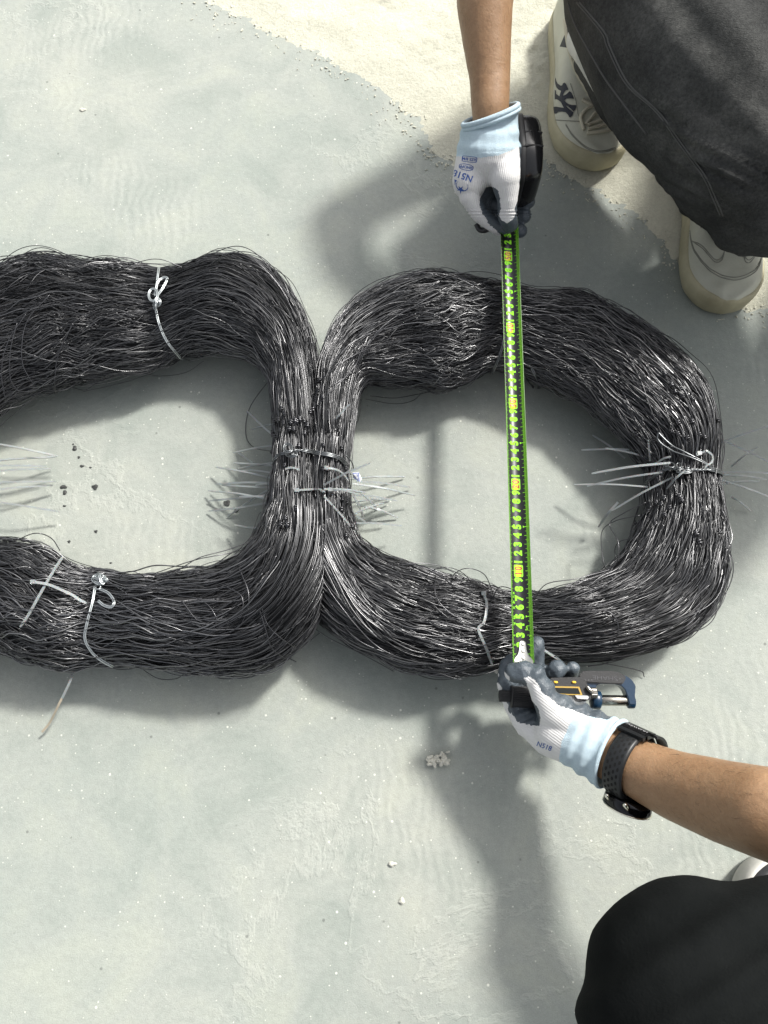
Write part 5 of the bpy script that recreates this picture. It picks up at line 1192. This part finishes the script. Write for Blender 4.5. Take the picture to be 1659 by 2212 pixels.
M_ARMHAIR = mat('arm_hair', (.02, .013, .009), .6)
def arm_hair(ob, parent, region, n, seed, flow):
    me = ob.data; co = get_co(me); no = get_no(me); pp = proj(co); cam_v = np.array([0, 0, CAM_H]) - co
    ok = np.where(in_poly(pp, region) & ((no * cam_v).sum(1) > 0) & (co[:, 2] < .36))[0]; g = np.random.default_rng(seed)
    parts = []
    for i in g.choice(ok, n):
        f = np.array(flow, float) + g.normal(0, .35, 3); f -= no[i] * (f @ no[i]); f /= np.linalg.norm(f); L_ = g.uniform(.004, .009); b = co[i] + g.normal(0, .0006, 3)
        s_ = np.cross(no[i], f); P_ = np.array([b, b + f * L_ * .5 + no[i] * .0008 + s_ * g.normal(0, .0005), b + f * L_ + no[i] * .0005 + s_ * g.normal(0, .0012)])
        parts.append(tube_arrays(P_, [.00007, .00006, .00003], 3, False))
    V, F = join_arrays(parts); o = build('arm_hair', V, F, M_ARMHAIR, parent); o['kind'] = 'stuff'
arm_hair(b1, p1, [(985, -60), (1110, -60), (1104, 250), (1012, 260)], 90, 1, (.25, -1, -.5))
arm_hair(b2, p2, [(1400, 1600), (1700, 1600), (1700, 1900), (1400, 1760)], 130, 2, (-1, .35, -.2))
# ================================================================ digital micrometer in the lower hand
M_MBLUE = mat('blue_enamel', (.004, .024, .055), .28, spec=.6); c_ = coords(M_MBLUE); bump(M_MBLUE, noise(M_MBLUE, c_, 260, 3), .15, .001)
M_MBLK = mat('black_plastic', (.010, .010, .011), .5, spec=.5); c_ = coords(M_MBLK); bump(M_MBLK, noise(M_MBLK, c_, 900, 3), .3, .0008)
M_GOLD = mat('gold_line', (.42, .27, .05), .35); M_YBTN = mat('yellow_button', (.80, .50, .04), .4); M_LCD = mat('display_glass', (.010, .012, .011), .12); M_SPIN = mat('satin_steel', (.35, .33, .29), .25, 1.0); M_SIL = mat('matte_silver', (.52, .52, .52), .4, .6)
MZ = .112
mic = empty('micrometer', P(1250, 1500, MZ)); tag(mic, 'blue and black digital micrometer held in the lower glove', 'micrometer')
O = P(1078, 1503, MZ); E_ = P(1370, 1515, MZ); mx = (E_ - O).normalized(); my = Vector((0, 0, 1)).cross(mx).normalized()
def mp_(px, py, z=MZ): return P(px, py, z)
def prism(name, pts, z0, z1, m, parent, bev=.0012, smooth=False):
    bm = bmesh.new(); a = [bm.verts.new(P(x, y, (z0 + z1) / 2)) for x, y in pts]
    for v in a: v.co.z = z0
    b = [bm.verts.new((v.co.x, v.co.y, z1)) for v in a]; n = len(a)
    bm.faces.new(a); bm.faces.new(b[::-1])
    for i in range(n): bm.faces.new((a[i], b[i], b[(i + 1) % n], a[(i + 1) % n]))
    bmesh.ops.recalc_face_normals(bm, faces=bm.faces[:])
    if bev: bmesh.ops.bevel(bm, geom=[e for e in bm.edges], offset=bev, segments=2, affect='EDGES', clamp_overlap=True)
    return bm_obj(name, bm, m, parent, smooth)
def dcyl(name, px0, py0, px1, py1, r, m, parent, z=MZ, k=28, flute=0, ends=True):
    a = P(px0, py0, z); b = P(px1, py1, z); d = (b - a).normalized(); u = d.cross(Vector((0, 0, 1))).normalized(); v = u.cross(d); V = []; F = []
    rs = [(0, r * .9), (.0006, r), (1, r), (1.0, r * .9)]; Ln = (b - a).length
    st = [(0, r * .88), (.0008, r), (Ln - .0008, r), (Ln, r * .88)]
    kk = k if not flute else flute * 4
    for s, rad in st:
        for i in range(kk):
            t = 2 * math.pi * i / kk; rr = rad * (1 - (.055 if flute and i % 4 in (0,) else 0)); V.append(a + d * s + (u * math.cos(t) + v * math.sin(t)) * rr)
    for j in range(3):
        for i in range(kk): F.append((j * kk + i, j * kk + (i + 1) % kk, (j + 1) * kk + (i + 1) % kk, (j + 1) * kk + i))
    F.append(tuple(range(kk))[::-1]); F.append(tuple(3 * kk + i for i in range(kk))); return build(name, V, F, m, parent, not flute)
# zoom helper: source close-up pixels -> photo pixels
def q(zx, zy): return ((2150 + zx * .24714) * .54004, (2640 + zy * .24714) * .54004)
dcyl('ratchet', 1078, 1503, 1104, 1504, .0062, M_MBLK, mic, flute=22); dcyl('thimble', 1105, 1504.5, 1190, 1508, .0112, M_MBLK, mic, flute=34); dcyl('thimble_collar', 1102, 1504.4, 1107, 1504.6, .0118, M_MBLK, mic)
dcyl('sleeve', 1185, 1508, 1262, 1511, .0085, M_SIL, mic)
body = [q(150, 300), q(420, 290), q(690, 285), q(760, 400), q(835, 590), q(830, 640), q(600, 700), q(200, 700)]
hs_ = prism('display_housing', body, MZ - .012, MZ + .016, M_MBLK, mic, .0015)
zt_ = MZ + .0160
prism('gold_frame', [q(200, 422), q(675, 432), q(727, 568), q(520, 566), q(230, 545)], zt_ + .0002, zt_ + .0008, M_GOLD, mic, 0)
prism('display', [q(205, 447), q(655, 455), q(693, 552), q(500, 546), q(230, 530)], zt_ + .0004, zt_ + .0012, M_LCD, mic, 0)
for x0 in (262, 556): prism('button', [q(x0, 338), q(x0 + 66, 342), q(x0 + 70, 378), q(x0 + 6, 374)], zt_, zt_ + .0022, M_YBTN, mic, .0006)
prism('thumb_plate', [q(602, 572), q(815, 578), q(832, 605), q(812, 640), q(640, 628)], MZ + .0165, MZ + .0178, M_SIL, mic, .0004)
fr = [q(830, 520), q(905, 560), q(935, 530), q(915, 470), q(930, 420), q(975, 392), q(1250, 400), q(1330, 430), q(1380, 480), q(1425, 590), q(1450, 700), q(1462, 722), q(1555, 728), q(1568, 660), q(1545, 600), q(1558, 420), q(1500, 330), q(1420, 270), q(1250, 205), q(1000, 200), q(740, 205), q(680, 280), q(760, 400)]
prism('frame', fr, MZ - .007, MZ + .007, M_MBLUE, mic, .0012)
prism('heat_plate', [q(655, 260), q(730, 180), q(960, 174), q(1220, 180), q(1330, 205), q(1425, 262), q(1430, 290), q(1375, 398), q(1340, 392), q(1000, 378), q(740, 360), q(700, 300)], MZ + .0072, MZ + .0105, M_MBLK, mic, .001)
dcyl('spindle_boss', *q(870, 640), *q(1015, 655), .0098, M_MBLUE, mic)
dcyl('spindle', *q(1010, 652), *q(1470, 657), .0056, M_SPIN, mic); dcyl('anvil', *q(1455, 680), *q(1566, 684), .0068, M_MBLUE, mic)
V, F = [], []
lv = [P(*q(800, 430), MZ + .018), P(*q(850, 490), MZ + .019), P(*q(890, 530), MZ + .018)]
tube('lock_lever', lv, .0022, M_SPIN, mic, 10, 12)
dcyl('lock_knob', *q(850, 535), *q(955, 535), .0058, M_SPIN, mic, z=MZ + .012, flute=14)
for k, (x, y) in enumerate(((770, 320), (825, 322), (880, 322), (1290, 330), (1335, 300))):
    bm = bmesh.new(); c = P(*q(x, y), MZ + .0106); bm.faces.new([bm.verts.new(c + Vector((.0008 * math.cos(t), .0008 * math.sin(t), 0))) for t in np.linspace(0, 5.5, 9)]); bm_obj('plate_dot', bm, mat('faint_grey_print', (.06, .06, .065), .5) if k == 0 else bpy.data.materials['faint_grey_print'], mic)
V2, F2 = text_mesh('SHAHE', 1, .0); c = P(*q(1090, 292), MZ + .01085); sz = .0058
build('plate_text', [c - mx * x * sz * 1.5 - my * y * sz for x, y in V2], F2, bpy.data.materials['faint_grey_print'], mic, False)
